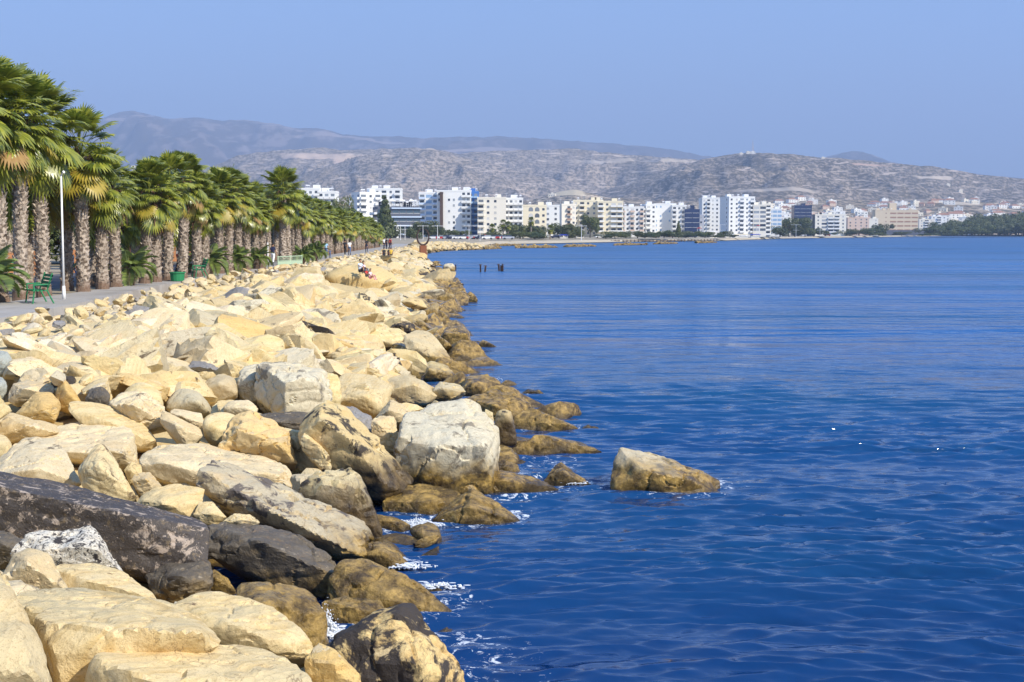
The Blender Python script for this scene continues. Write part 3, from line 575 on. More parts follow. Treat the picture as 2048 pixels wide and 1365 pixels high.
H('low tapering wet rock pointing seaward, right of the biggest boulder', 30.9, [(980,885),(1010,870,.4),(1070,880,.2),(1113,893),(1060,903),(990,908)], 'wet', sink=.4, k=1.1)
H('upright tooth of rock, white above and black below', 29.8, [(987,855),(992,823,.2),(1008,817,.3),(1024,825,.2),(1034,870),(995,872)], 'halfblack', sink=.2, p=16, k=.6, short='the tooth rock')
H('thin dark-striped stone behind the shoulder of the biggest boulder', 29.4, [(965,835),(972,818,.2),(985,826,.1),(990,855),(975,860)], 'halfblack', p=45)
H('long tapering wet point reaching furthest into the sea, mid shore', 33.9, [(1030,835,.1),(1060,815,.4),(1110,835,.2),(1157,857),(1100,866),(1030,868)], 'wet', sink=.5, sub=5, k=.9, short='the long wet point')
H('big brown wet rock stepping down to the long wet point', 35.5, [(930,800,.1),(985,782,.7),(1030,790,.6),(1060,810,.4),(1068,850),(1000,868),(950,840)], 'wet', sink=.4, sub=6, k=1.1, short='the brown stepped rock')
H('dark ragged weed-covered rock with foam, behind the brown stepped one', 41.0, [(918,790),(930,755,.6),(975,748,.7),(1000,765,.4),(1005,795),(950,806)], 'wet', sink=.4, k=1.6)
H('low wet rock alone in the water off the ragged weed-covered one', 41.4, [(1042,788),(1055,779,.2),(1078,781,.1),(1087,788),(1060,792)], 'wet', sink=.4)
H('sliver of wet rock just breaking the surface further out', 47.0, [(1040,754),(1050,749,.1),(1066,752),(1055,756)], 'wet', sink=.3)
H('square banded brown block standing at the edge of the sea', 59.0, [(880,680),(890,656,.8),(925,652,1.0),(938,666,.6),(941,690),(890,694)], 'wet', [(890,668,-.3),(935,668,-.2)], sink=.4, p=80, k=.9, short='the square brown block')
H('small pointed tan rock beside the square brown block', 58.5, [(957,692),(966,680,.2),(978,685,.1),(993,694),(965,698)], 'grey', sink=.4)
H('flat wet rock barely out of the water below the small pointed one', 55.0, [(922,706),(935,699,.2),(968,704),(960,708)], 'wet', sink=.3)
H('tall dark fin of rock leaning left, far shore slope', 64.5, [(710,624),(714,600,.2),(721,579,.4),(748,602,.4),(768,637),(742,632),(715,628)], 'halfblack', [(722,600,-.2)], p=80, short='the dark leaning fin')
H('rounded tan rock with dark underside near the far waterline', 72.0, [(800,605),(818,594,.4),(845,600,.3),(856,615),(830,618)], 'sand', p=12)
H('pointed dark orange rock alone at the far waterline', 96.0, [(923,598),(940,583,.3),(952,593),(955,598)], 'wet', sink=.3)
H('smooth greenish slab dropping to the sea, white patch on its flank', 50.0, [(808,672,.6),(830,662,2.0),(860,662,2.2),(876,680,1.2),(903,722,.1),(880,728),(850,725),(812,700)], 'sand', [(840,690,-.2)], p=60, k=.5, sub=5, short='the greenish sea slab')
H('dark-sided tilted block behind the greenish sea slab', 54.0, [(722,660),(732,651,.4),(800,658,1.0),(820,672,.7),(800,692),(765,695),(735,680)], 'sand', [(730,672,-.2)], p=80, k=.6)
H('white and black streaked rock uphill of the square brown block', 58.0, [(775,658,.4),(800,640,1.2),(830,648,.8),(832,662,.3),(800,668)], 'black', p=20)
H('broad orange-cream slab sloping seaward behind the biggest boulder', 37.0, [(738,788,.2),(770,760,1.6),(810,748,2.6),(850,765,2.0),(878,796,.2),(850,806),(760,806)], 'yellow', p=60, k=.5, sub=5, short='the orange-cream slab')
H('flat rock with broken front edge, seaward of the orange-cream slab', 37.5, [(860,785,.1),(880,765,1.2),(920,770,.8),(932,785,.2),(905,800),(870,798)], 'sand', p=80)
H('long smooth buff slab between the big cube and orange-cream slab', 33.5, [(655,800,.1),(662,765,1.4),(690,742,2.4),(740,748,2.6),(790,770,1.4),(772,820),(745,836),(690,820)], 'yellow', p=16, k=.4, sub=6, short='the long buff slab')
H('cream triangular slab fringed black, above the biggest grey boulder', 29.5, [(745,842,.1),(785,797,1.0),(810,812,.7),(838,838,.2),(800,845),(760,850)], 'pale', p=70, k=.6)
H('upright white bulging stone on the slope above the long buff slab', 42.0, [(602,718),(608,696,.4),(625,692,.5),(640,712,.3),(650,738),(625,742),(606,730)], 'white', p=11, k=.5, short='the white upright stone')
H('overhanging yellow boulder with cracked front above the waterline weeds', 45.0, [(830,742,.3),(860,722,1.4),(890,728,1.0),(912,752,.2),(890,764),(845,762)], 'sand', p=20)
H('brown-faced triangular rock standing behind the thin dark slab', 38.0, [(438,702,.1),(450,690,.4),(462,694,.4),(488,725),(482,732),(445,716)], 'ochre', p=70, k=.8)
H('smooth bluish-tan hump left of the brown-faced triangle', 38.5, [(300,705,.3),(325,682,1.2),(372,680,1.4),(395,695,.6),(360,708),(310,710)], 'grey', p=10, k=.4, short='the bluish hump')
hero('broad smooth tan boulder the family is sitting on', 100, [(640,548,.3),(690,530,1.2),(745,528,1.4),(790,545,1.0),(800,580,.1),(740,590),(670,580)], 'sand', [(720,552,-.3)], p=14, k=.4, sub=5)
hero('flat tan boulder under the seated couple, far along the shore', 170, [(755,512,.3),(775,508,.8),(800,512,.3),(800,520),(760,521)], 'sand', p=45, k=.5, sub=4)
hero('smooth pale two-humped boulder standing in the water before a rusty stake', 172, [(885,541),(886,530,.3),(893,527,.5),(899,529,.4),(906,527,.4),(911,534,.2),(910,543),(890,544)], 'grey', sink=.3, p=12, k=.5)
# ------------------------------------------------------------ the rest of the rock armour
PROTO = []
pr = np.random.default_rng(21)
for i in range(16):          # broken blocks: a skewed box with corners knocked off
    box = np.array([[1,0,0],[-1,0,0],[0,1,0],[0,-1,0],[0,0,1],[0,0,-1]], float) + pr.normal(0, 0.20, (6, 3))
    n = 2 + i % 4; cut = pr.normal(size=(n, 3)); cut[:,2] = np.abs(cut[:,2])*0.8; cut /= np.linalg.norm(cut, axis=1)[:,None]
    Nn = np.vstack([box, cut]); Nn /= np.linalg.norm(Nn, axis=1)[:,None]
    Dd = np.concatenate([pr.uniform(0.62, 0.85, 6), pr.uniform(0.70, 0.98, n)])
    PROTO.append((Nn, Dd, [50, 90, 22, 60, 110, 30][i % 6]))
def proto_verts(i, sub, k=1.0):
    Nn, Dd, p = PROTO[i]; Nn, Dd = chip(Nn, Dd, i+50, 6); V, Fc = radial(Nn, Dd, sub, p); U = V/np.linalg.norm(V, axis=1)[:,None]
    return weather(V, U, 1.5, i*5+2, k), Fc
ROT = lambda a, b, c: np.array((Matrix.Rotation(c, 3, 'Z') @ Matrix.Rotation(b, 3, 'Y') @ Matrix.Rotation(a, 3, 'X')))
MATS_SC = ['sand', 'yellow', 'pale', 'white', 'grey', 'ochre', 'black', 'basalt', 'wet']
def inpoly(x, y, poly):
    c = False; j = len(poly)-1
    for i in range(len(poly)):
        if (poly[i][1] > y) != (poly[j][1] > y) and x < (poly[j][0]-poly[i][0])*(y-poly[i][1])/(poly[j][1]-poly[i][1]+1e-9)+poly[i][0]: c = not c
        j = i
    return c
def covers_hero(x, y, z, r):
    for b, c, rad, _, D, poly in HEROES:
        if y - r*0.5 < D + 0.2:
            for ox, oz in ((0,.8),(0,0),(-.8,.3),(.8,.3),(0,.45)):
                px, py = proj(x+ox*r, y, z+oz*r)
                if inpoly(px, py, poly): return True
        dd = math.hypot(x-c[0], y-c[1])
        if dd < 0.45*(r+rad) and abs(z-c[2]) < 0.5*(r+rad): return True
    return False
cand = []
Y = 9.0
while Y < 325:
    step = 0.50 if Y < 20 else 0.60 if Y < 60 else 0.72 + (Y-60)*0.004
    Wd = shx(Y)-wlx(Y); X = float(wlx(Y)) + 0.2
    while X < shx(Y)+0.9:
        t = (float(shx(Y))-X)/Wd                      # 0 at the sea, 1 at the wall
        base = np.interp(t, [-0.1, 0.15, 0.5, 0.8, 1.0], [1.2, 1.35, 1.2, 0.75, 0.45])
        r = base*rng.choice([0.5, 0.75, 1.0, 1.35], p=[.22, .3, .3, .18])*rng.uniform(0.8, 1.2)*0.62
        if Y < 30: r = min(r, 0.55)
        x = X + rng.uniform(-.25, .25)*step; y = Y + rng.uniform(-.4, .4)*step
        z = float(bedz(x, y)) - 0.22*r + rng.uniform(-0.10, 0.22)
        if t > 0.6: z = min(z, 2.12 - r*0.55)
        if t > 0.82: z -= 0.28
        if t < 0.02 and rng.random() < 0.45: X += step; continue
        px, py = proj(x, y, z)
        if y < 28 and px > np.interp(py, [930, 980, 1050, 1140, 1230, 1365], [1010, 930, 800, 700, 640, 600]): X += step; continue
        if -80 < px < 1200 and py < 1500 and not covers_hero(x, y, z, r*1.05):
            wall_clear = x - r*1.0 > wlx(y) + 0.22
            if wall_clear: cand.append((x, y, z, r, t))
        X += max(step, r*1.15)*rng.uniform(0.8, 1.1)
    Y += step*1.05
cand.sort(key=lambda c: -c[3]/c[1])
def pick(t, z, rr):
    u = rr.random()
    if z < 0.12: return 'wet'
    if t > 0.62: opts = [('white',.20),('pale',.34),('sand',.30),('yellow',.12),('basalt',.03),('grey',.05)]
    elif t > 0.25: opts = [('sand',.40),('yellow',.30),('pale',.16),('white',.03),('grey',.04),('ochre',.06),('black',.01)]
    else: opts = [('sand',.30),('yellow',.16),('grey',.16),('black',.14),('pale',.08),('ochre',.06),('wet',.10)]
    for k, p in opts:
        if u < p: return k
        u -= p
    return 'sand'
TONE = {'sand':'sandy tan','yellow':'warm yellow','pale':'pale cream','white':'chalky white','grey':'greyish','ochre':'ochre orange','black':'black-stained','basalt':'dark grey','wet':'wet brown'}
SHAPE = {50:'faceted',90:'sharp-edged',22:'rounded',60:'angular',110:'slabby',30:'smooth'}
LM = [(c, D, s, b) for b, c, rad, s, D, poly in HEROES if s]
for ph, px, by in (('the white lamp post', 128, 598), ('the first green bench', 85, 604), ('the green litter bin', 354, 557), ('the walker in white trousers', 545, 532), ('the railing', 580, 528), ('the family on the rocks', 735, 545), ('the rusty stakes in the sea', 965, 543), ('the square block in the sea', 898, 545), ('the couple sitting far off', 772, 510), ('the rusty ring sculpture', 845, 500)):
    p = onz(px, by, 2.0 if px < 880 else 0.0); LM.append((np.array(p[:]), p.y, ph, (px, by, px, by)))
used = set()
ORD = ['', 'second ', 'third ', 'fourth ', 'fifth ', 'sixth ', 'seventh ', 'eighth ', 'ninth ', 'tenth ']
def rock_label(x, y, z, r, mat, sh, ar):
    tone = TONE[mat]; sz = 'small' if r < .42 else 'mid-sized' if r < .62 else 'large'
    px, py = proj(x, y, z); ds = []
    for c, D, s, b in LM:
        qx, qy = proj(*c); ds.append((math.hypot(px-qx, (py-qy)*1.6), s, qx, qy))
    ds.sort(key=lambda q: q[0])
    for d, s, qx, qy in ds[:4]:
        dx, dy = px-qx, py-qy
        rel = ('left of' if dx < 0 else 'right of') if abs(dx) > abs(dy)*1.3 else ('behind' if dy < 0 else 'in front of')
        far = 'just ' if d < 70 else ''
        lab = f"{sz} {sh} {tone} rock {far}{rel} {s}"
        if lab not in used: used.add(lab); return lab
    for (d, s, qx, qy), (d2, s2, *_r) in ((ds[0], ds[1]), (ds[0], ds[2]), (ds[1], ds[2]), (ds[0], ds[3])):
        lab = f"{sh} {tone} rock between {s} and {s2}"
        if lab not in used: used.add(lab); return lab
    d, s, qx, qy = ds[0]; rel = 'left of' if px < qx else 'right of'
    for od in ORD[1:]:
        lab = f"{sz} {tone} rock, {od}of its kind {rel} {s}"
        if lab not in used: used.add(lab); return lab
    return lab
NIND = 300 - len(HEROES)
r2 = np.random.default_rng(3)
PM = {}
def orient(z_t, rr):
    sc = np.array([rr.uniform(1.0, 1.9), rr.uniform(.85, 1.3), rr.uniform(.38, .80)])
    return sc, rr.uniform(-.5, .75), rr.uniform(-.6, .6), rr.uniform(0, 6.28)
for (x, y, z, r, t) in cand[:NIND]:
    i = int(r2.integers(16)); mat = pick(t, z, r2); sc, a, b_, c_ = orient(t, r2)
    if (i, mat) not in PM:
        V_, F_ = proto_verts(i, 4, 0.8); PM[(i, mat)] = np_mesh('rock', V_, F_, [M[mat]], sharp=20)
    o = link_mesh('rock', PM[(i, mat)], loc=(x, y, z)); o.rotation_euler = (a, b_, c_); o.scale = tuple(sc*r)
    tag(o, rock_label(x, y, z, r, mat, SHAPE[PROTO[i][2]], 0), 'rock', 'rocks of the sea defence')
# all smaller and farther rocks: nobody could count them
VV, FF, MI = [], [], []; off = 0
low = {s: [proto_verts(i, s) for i in range(16)] for s in (2, 3)}
# small chips wedged between the big ones
chips = []
for _ in range(3600):
    y = 10*(25**rng.random()); t = rng.random(); x = float(shx(y)-(shx(y)-wlx(y))*t)
    r = rng.uniform(.10, .28)*(1.0 if t > .5 else 1.2); z = float(bedz(x, y)) + rng.uniform(-.1, .30)
    if y < 22: z -= .15
    px, py = proj(x, y, z)
    if px > -60 and py < 1450 and x-r > wlx(y)+.1 and not covers_hero(x, y, z, r): chips.append((x, y, z, r, t))
for (x, y, z, r, t) in cand[NIND:] + chips:
    V_, F_ = low[3 if r/y > 0.0075 else 2][int(r2.integers(16))]; mat = pick(t, z, r2); sc, a, b_, c_ = orient(t, r2)
    if mat == 'wet' and z > 0.3: mat = 'sand'
    W = (V_*sc*r) @ ROT(a, b_, c_).T + np.array([x, y, z])
    VV.append(W); FF.append(F_+off); MI.append(np.full(len(F_), MATS_SC.index(mat))); off += len(V_)
# the low breakwater spit and the reefs off the beach
def spit(x0, y0, x1, y1, n, w_, h, mt_, smin=.5, smax=1.1):
    global off
    for k in range(n):
        f = rng.random(); q = rng.normal()*w_*0.5; x = x0+(x1-x0)*f+q*.3; y = y0+(y1-y0)*f+q; z = h*max(0, 1-abs(q)/w_)*(1-f**4)*rng.uniform(.5, 1.0)
        V_, F_ = low[2][int(r2.integers(16))]; r = rng.uniform(smin, smax); sc, a, b_, c_ = orient(0, r2)
        W = (V_*sc*r) @ ROT(a, b_, c_).T + np.array([x, y, z]); mat = mt_ if z > .55 else 'wet'
        if mat == 'mix': mat = ['sand','yellow','pale'][k % 3]
        VV.append(W); FF.append(F_+off); MI.append(np.full(len(F_), MATS_SC.index(mat))); off += len(V_)
spit(-24, 350, -6.5, 410, 520, 9, 2.0, 'mix', .6, 1.3)
spit(-22, 300, -19.5, 352, 160, 5, 1.4, 'mix', .6, 1.2)
for a, b_, py in ((1035,1112,497), (1132,1188,494.5), (1228,1290,491.5), (1312,1352,489), (1395,1432,487), (985,1035,493)):
    A = onz(a, py, 0); B = onz(b_, py-1, 0); spit(A.x, A.y, B.x, B.y, 120, 3.0, .5, 'mix', .4, .9)
rub = link_mesh('rubble', np_mesh('rubble', np.concatenate(VV), np.concatenate(FF), [M[k] for k in MATS_SC], True, np.concatenate(MI), sharp=20))
tag(rub, 'countless smaller tan and cream rocks filling the sea defence', 'rocks', kind='stuff')
# ------------------------------------------------------------ palms
def leaf_mat(name, c1, c2, tr=0.25, rough=0.33, vary=True):
    m, t, b = newmat(name)
    g = N(t, 'ShaderNodeNewGeometry'); oi = N(t, 'ShaderNodeObjectInfo')
    c = mix(t, g.outputs['Random Per Island'], c1, c2)
    c = mix(t, mth(t, 'MULTIPLY', oi.outputs['Random'], 0.35), c, (0.17,0.19,0.03))
    t.links.new(c, b.inputs['Base Color']); b.inputs['Roughness'].default_value = rough; b.inputs['Specular IOR Level'].default_value = 0.6
    tl = N(t, 'ShaderNodeBsdfTranslucent'); t.links.new(mix(t, 0.5, c, (0.30,0.38,0.03)), tl.inputs[0])
    mx = N(t, 'ShaderNodeMixShader'); mx.inputs[0].default_value = tr
    t.links.new(b.outputs[0], mx.inputs[1]); t.links.new(tl.outputs[0], mx.inputs[2])
    t.links.new(mx.outputs[0], t.nodes['Material Output'].inputs[0]); return m
M['leaf'] = leaf_mat('palm_leaf', (0.06,0.10,0.014), (0.40,0.41,0.06))
M['leafy'] = leaf_mat('yellowing_palm_leaf', (0.30,0.26,0.03), (0.50,0.36,0.05), 0.3, 0.45)
M['leafd'] = leaf_mat('dead_palm_leaf', (0.26,0.13,0.04), (0.42,0.24,0.09), 0.15, 0.7)
M['datel'] = leaf_mat('date_palm_leaf', (0.07,0.12,0.03), (0.22,0.28,0.07), 0.2, 0.4)
m, t, b = newmat('palm_trunk'); tc = N(t, 'ShaderNodeTexCoord').outputs['Object']
g = N(t, 'ShaderNodeNewGeometry')
c = mix(t, g.outputs['Random Per Island'], (0.22,0.165,0.12), (0.52,0.44,0.36))
c = mix(t, ramp(t, noise(t, tc, 9, 5, 0.7), [(0.38,0.75),(0.55,0.0)]), c, (0.09,0.055,0.035))
sz = N(t, 'ShaderNodeSeparateXYZ'); t.links.new(tc, sz.inputs[0])
c = mix(t, ramp(t, mth(t, 'ADD', sz.outputs[2], mth(t, 'MULTIPLY', noise(t, tc, 3), 0.5)), [(0.5,0.8),(0.9,0.0)]), c, (0.13,0.07,0.04))
t.links.new(c, b.inputs['Base Color']); b.inputs['Roughness'].default_value = 0.9
bump(t, b, [(noise(t, tc, 22, 5, 0.7), 0.6, 0.03)]); M['trunk'] = m
M['trunkb'] = simple('peeled_palm_trunk', (0.36,0.16,0.07), 0.8, 0.35, 5, bmp=0.4, coord='O')
M['fibre'] = simple('palm_fibre', (0.10,0.055,0.03), 0.95, 0.5, 14, bmp=0.6, coord='O')

def fan_leaf(V, Fc, Mi, root, az, el, pet, rad, droop, m, pr):
    """a pleated fan blade on a long stalk"""
    ca, sa = math.cos(az), math.sin(az)
    def P(x, y, z): return (root[0]+x*ca-y*sa, root[1]+x*sa+y*ca, root[2]+z)
    # stalk bends under its weight
    n = 4; pts = []; x = z = 0.0; a = el
    for i in range(n+1):
        pts.append((x, z)); x += pet/n*math.cos(a); z += pet/n*math.sin(a); a -= droop*0.22
    k = len(V)
    for (px_, pz_) in pts:
        V.append(P(px_, -.018, pz_)); V.append(P(px_, .018, pz_)); V.append(P(px_, 0, pz_-.02))
    for i in range(n):
        for q in range(3):
            r_ = (q+1) % 3; Fc.append((k+i*3+q, k+i*3+r_, k+i*3+3+r_, k+i*3+3+q)); Mi.append(m)
    hx, hz = pts[-1]; fx, fz = math.cos(a), math.sin(a); ux, uz = -fz, fx     # forward and up of the blade
    ns = 24; twist = pr.uniform(-.4, .4)
    for i in range(ns):
        t_ = (i/(ns-1)-.5)*2; ang = t_*R(118); L = rad*(1-0.22*t_*t_)*pr.uniform(.9, 1.06)
        dw = 0.5*rad*math.tan(R(118)/(ns-1)*1.02)*1.9
        k = len(V); fr = (0.0, 0.38, 0.66, 0.86, 1.0); wd = (0.02, 0.30, 0.30, 0.13, 0.0)
        lz = 0.0; dz = droop
        for j, f in enumerate(fr):
            d = L*f; cx_, cy_ = d*math.cos(ang), d*math.sin(ang)
            sag = -(max(0, f-0.5)**1.5)*L*(0.9*droop+pr.uniform(0, .3)) - 0.04*abs(t_)*d + 0.22*abs(math.sin(ang))*d*0.5
            hw = wd[j]*rad*0.25*(1 if j < 2 else .8)
            for s in (-1, 1):
                qx = cx_ - s*hw*math.sin(ang); qy = cy_ + s*hw*math.cos(ang)
                sg = sag + (0.022 if (s > 0) else -0.0)
                sgw = qy*twist*0.3
                if j == 4 and s == 1: continue
                V.append(P(hx+qx*fx+(sg+sgw)*ux*0.4, qy, hz+qx*fz+(sg+sgw)*(0.35*abs(uz)+0.65)))
        for j in range(3): Fc.append((k+2*j, k+2*j+2, k+2*j+3, k+2*j+1)); Mi.append(m)
        Fc.append((k+6, k+8, k+8, k+7)[:2]+(k+8, k+7)) if False else Fc.append((k+6, k+8, k+7)); Mi.append(m)
def mesh_from(name, V, Fc, Mi, mats):
    me = bpy.data.meshes.new(name); me.from_pydata(V, [], Fc)
    for q in mats: me.materials.append(q)
    me.polygons.foreach_set('material_index', Mi); me.update(); return me
def crown_mesh(seed, nleaf=52, rad=0.82, pet=1.02):
    pr_ = random.Random(seed); V, Fc, Mi = [], [], []
    for i in range(nleaf):
        f = i/nleaf; az = i*2.39996 + pr_.uniform(-.3, .3)
        el = R(88) - f**1.15*R(122) + pr_.uniform(-.25, .25)
        h = 0.9 - 1.35*f
        L = pet*(0.85+0.35*math.sin(min(1, f*1.3)*math.pi))*pr_.uniform(.85, 1.15)
        m = 0
        if f > .76 and pr_.random() < .24: m = 1
        if f > .85 and pr_.random() < .16: m = 2
        fan_leaf(V, Fc, Mi, (0, 0, h), az, el, L, rad*pr_.uniform(.8, 1.15), 0.25+0.55*f, m, pr_)
    return mesh_from('crown', V, Fc, Mi, [M['leaf'], M['leafy'], M['leafd']])
def skirt_mesh(seed):
    pr_ = random.Random(seed); V, Fc, Mi = [], [], []
    for i in range(46):       # dead leaf bases and brown hanging fibre under the crown
        az = pr_.uniform(0, 6.28); z = pr_.uniform(-.9, .45); L = pr_.uniform(.35, .7); r0 = .20; k = len(V)
        ca, sa = math.cos(az), math.sin(az); up = pr_.uniform(.1, .9)
        for q, (rr_, zz_) in enumerate(((r0, 0), (r0+L*.35, L*up*.6), (r0+L*.6, L*up*.4-.1), (r0+L*.62, -.35))):
            wv_ = (.07, .06, .05, .01)[q]
            for s in (-1, 1): V.append((rr_*ca-s*wv_*sa, rr_*sa+s*wv_*ca, z+zz_))
        for q in range(3): Fc.append((k+2*q, k+2*q+1, k+2*q+3, k+2*q+2)); Mi.append(0)
    return mesh_from('dead_leaf_skirt', V, Fc, Mi, [M['fibre']])
def trunk_mesh(seed, h, r0=0.27, boots=True, mat='trunk', z0=0.0):
    pr_ = random.Random(seed); V, Fc = [], []; n = 14; nz = max(6, int(h*3)); k = 0
    for j in range(nz+1):
        f = j/nz; z = z0 + f*h; r = r0*(1.0+.22*math.exp(-f*9)+.05*math.sin(f*19+seed)) * (1-.10*f)
        for i in range(n):
            a = i/n*6.2832; q = r*(1+.07*math.sin(a*3+z*5)+pr_.uniform(-.03, .03)); V.append((q*math.cos(a), q*math.sin(a), z))
    for j in range(nz):
        for i in range(n):
            i2 = (i+1) % n; Fc.append((j*n+i, j*n+i2, (j+1)*n+i2, (j+1)*n+i))
    if boots:                 # criss-cross stubs of the old leaf stalks
        m_ = int(h*38)
        for i in range(m_):
            z = z0+.25+(h-.2)*i/m_; a = i*2.39996+pr_.uniform(-.15, .15); f = (z-z0)/h; r = r0*.97
            wv_ = pr_.uniform(.06, .10); out = pr_.uniform(.05, .11); up = pr_.uniform(.06, .16); k = len(V)
            lean = pr_.choice((-1, 1))*.05
            for (aa, rr_, zz_) in ((-wv_/r, r, -.04), (wv_/r, r, -.04), (wv_/r*.6+lean/r, r+out, up), (-wv_/r*.6+lean/r, r+out, up), (-wv_/r*.5, r*.98, up*.8), (wv_/r*.5, r*.98, up*.8)):
                V.append((rr_*math.cos(a+aa), rr_*math.sin(a+aa), z+zz_))
            Fc += [(k, k+1, k+2, k+3), (k+3, k+2, k+5, k+4), (k, k+3, k+4), (k+1, k+5, k+2)]
    me = bpy.data.meshes.new('trunk'); me.from_pydata(V, [], Fc); me.materials.append(M[mat]); me.update(); return me
CROWNS = [crown_mesh(40+i, 52+i*4) for i in range(5)]; SKIRTS = [skirt_mesh(i) for i in range(3)]
TR = {}
PG = 'fan palms lining the seaside promenade'
def fan_palm(x, y, top, crown, label, cs=1.0, i=0, base=2.08, brown=False):
    """top and crown (underside of the crown) are heights above the sea"""
    root = empty('fan_palm', (x, y, base), random.uniform(0, 6.28)); tag(root, label, 'palm tree', PG); root.rotation_euler = (random.gauss(0, .022), random.gauss(0, .022), random.uniform(0, 6.28))
    ht = max(1.2, top - base - 2.55*cs); key = (round(ht*2)/2, i % 3, brown)
    if key not in TR: TR[key] = trunk_mesh(i % 3, key[0], 0.255)
    tr = link_mesh('trunk', TR[key], root); tr.scale = (1.0, 1.0, ht/key[0])
    c = link_mesh('crown', CROWNS[i % 5], root, (0, 0, ht-.25)); c.scale = (cs, cs, cs); c.rotation_euler = (random.uniform(-.06, .06), random.uniform(-.06, .06), random.uniform(0, 6.28))
    s = link_mesh('dead_leaf_skirt', SKIRTS[i % 3], root, (0, 0, ht-.35)); s.scale = (1.15, 1.15, 1.1)
    if brown:
        key2 = ('b', i % 2)
        if key2 not in TR: TR[key2] = trunk_mesh(i+5, 1.5, 0.34, False, 'trunkb')
        link_mesh('peeled_base', TR[key2], root)
    return root
# front row read off the view: (column, row of the foot, row of the crown top)
front = [(-95,625,60),(-45,618,70),(2,612,82),(42,606,108),(88,597,128),(167,590,192),(205,585,270),(232,580,300),(290,573,300),(312,570,325),(335,567,290),(365,562,288),(394,559,330),(409,557,350),(440,552,322),(457,550,318),(476,547,330),(494,544,350),(511,541,372),(524,540,385),(566,533,322),(578,531,335),(596,528,372),(612,526,380)]
ORDN = ['first','second','third','fourth','fifth','sixth','seventh','eighth','ninth','tenth','eleventh','twelfth','thirteenth','fourteenth','fifteenth','sixteenth','seventeenth','eighteenth','nineteenth','twentieth']
def ordn(n):
    if n <= 20: return ORDN[n-1]
    t_ = ['twent','thirt','fort','fift','sixt','sevent','eight'][n//10-2]
    return t_+'y-'+ORDN[n%10-1] if n % 10 else t_+'ieth'
nf = 0
for k, (px, fy, ty) in enumerate(front):
    p = onz(px, fy, 2.06); tp = at(px, ty, p.y).z
    if px < -20: lab = 'fan palm just beyond the left edge, %s in' % ('trunk further' if px < -60 else 'trunk nearer')
    else:
        nf += 1; lab = f'grey rough-trunked fan palm, {ordn(nf)} along the front row from the left'
    fan_palm(p.x, p.y, tp, 0, lab, min(1.15, max(.66, (tp-2.1)/7.9))*random.uniform(.88, 1.1), k)
Y = 133.0
while Y < 262:
    ty = np.interp(Y, [130, 150, 175, 205, 235, 262], [372, 384, 408, 420, 432, 450]); x = float(bkx(Y))-.7+random.uniform(-.3, .3); nf += 1
    fan_palm(x, Y, CAMZ+(466-ty)/F*Y*random.uniform(.92, 1.06), 0, f'distant fan palm, {ordn(nf)} along the front row from the left', random.uniform(.75, .98), nf)
    Y += 4.2+random.uniform(-.8, .8)
nb = 0
for row, (dx, y0, y1, st, nm) in enumerate(((-2.3, 50, 190, 3.9, 'second'), (-10.5, 68, 205, 7.2, 'third'), (-14.5, 74, 215, 8.0, 'rearmost'))):
    Y = y0; nb = 0
    while Y < y1:
        px_, _ = proj(float(bkx(Y))+dx, Y, 4)
        ty = np.interp(px_, [-50, 60, 130, 200, 300, 400, 480, 560, 620, 700, 790], [150, 190, 240, 300, 320, 330, 350, 350, 390, 415, 455])
        tp = min(CAMZ+(466-ty)/F*Y, 12.2); nb += 1
        if px_ > -90:
            fan_palm(float(bkx(Y))+dx+random.uniform(-.5, .5), Y, tp*random.uniform(.86, .99), 0, f'fan palm in the {nm} row, {ordn(nb)} from the near end' + (', peeled orange-brown base' if row else ''), random.uniform(.85, 1.15), nb+row*3, brown=row > 0)
        Y += st*random.uniform(.85, 1.15)
# feathery young date palms between the fan palms
def date_crown(seed, n=24, L=1.5):
    pr_ = random.Random(seed); V, Fc, Mi = [], [], []
    for i in range(n):
        az = i*2.39996; el = R(86)-(i/n)*R(88)+pr_.uniform(-.1, .1); ln = L*pr_.uniform(.85, 1.1)
        pts = []; x = z = 0; a = el; ns = 14
        for j in range(ns+1): pts.append((x, z)); x += ln/ns*math.cos(a); z += ln/ns*math.sin(a); a -= .085+.05*i/n
        ca, sa = math.cos(az), math.sin(az)
        P = lambda x, y, z: (x*ca-y*sa, x*sa+y*ca, z)
        for j in range(ns):
            k = len(V); (xa, za), (xb, zb) = pts[j], pts[j+1]
            V += [P(xa,-.015,za), P(xa,.015,za), P(xb,.012,zb), P(xb,-.012,zb)]; Fc.append((k,k+1,k+2,k+3)); Mi.append(0)
            if j > 1:
                for s in (-1, 1):
                    for q in (0, .5):
                        k = len(V); lx = xa+(xb-xa)*q; lz = za+(zb-za)*q; ll = .30*math.sin(math.pi*min(1, (j+1.5)/(ns+2)))+.08
                        V += [P(lx, 0, lz), P(lx+.03, 0, lz), P(lx+ll*.55, s*ll*.62, lz+.10*ll), P(lx+ll*.8, s*ll*.95, lz-.05)]
                        Fc.append((k, k+1, k+3, k+2)); Mi.append(0)
    return mesh_from('crown', V, Fc, Mi, [M['datel']])
DC = [date_crown(3), date_crown(9)]; DT = trunk_mesh(8, 1.0, .27)
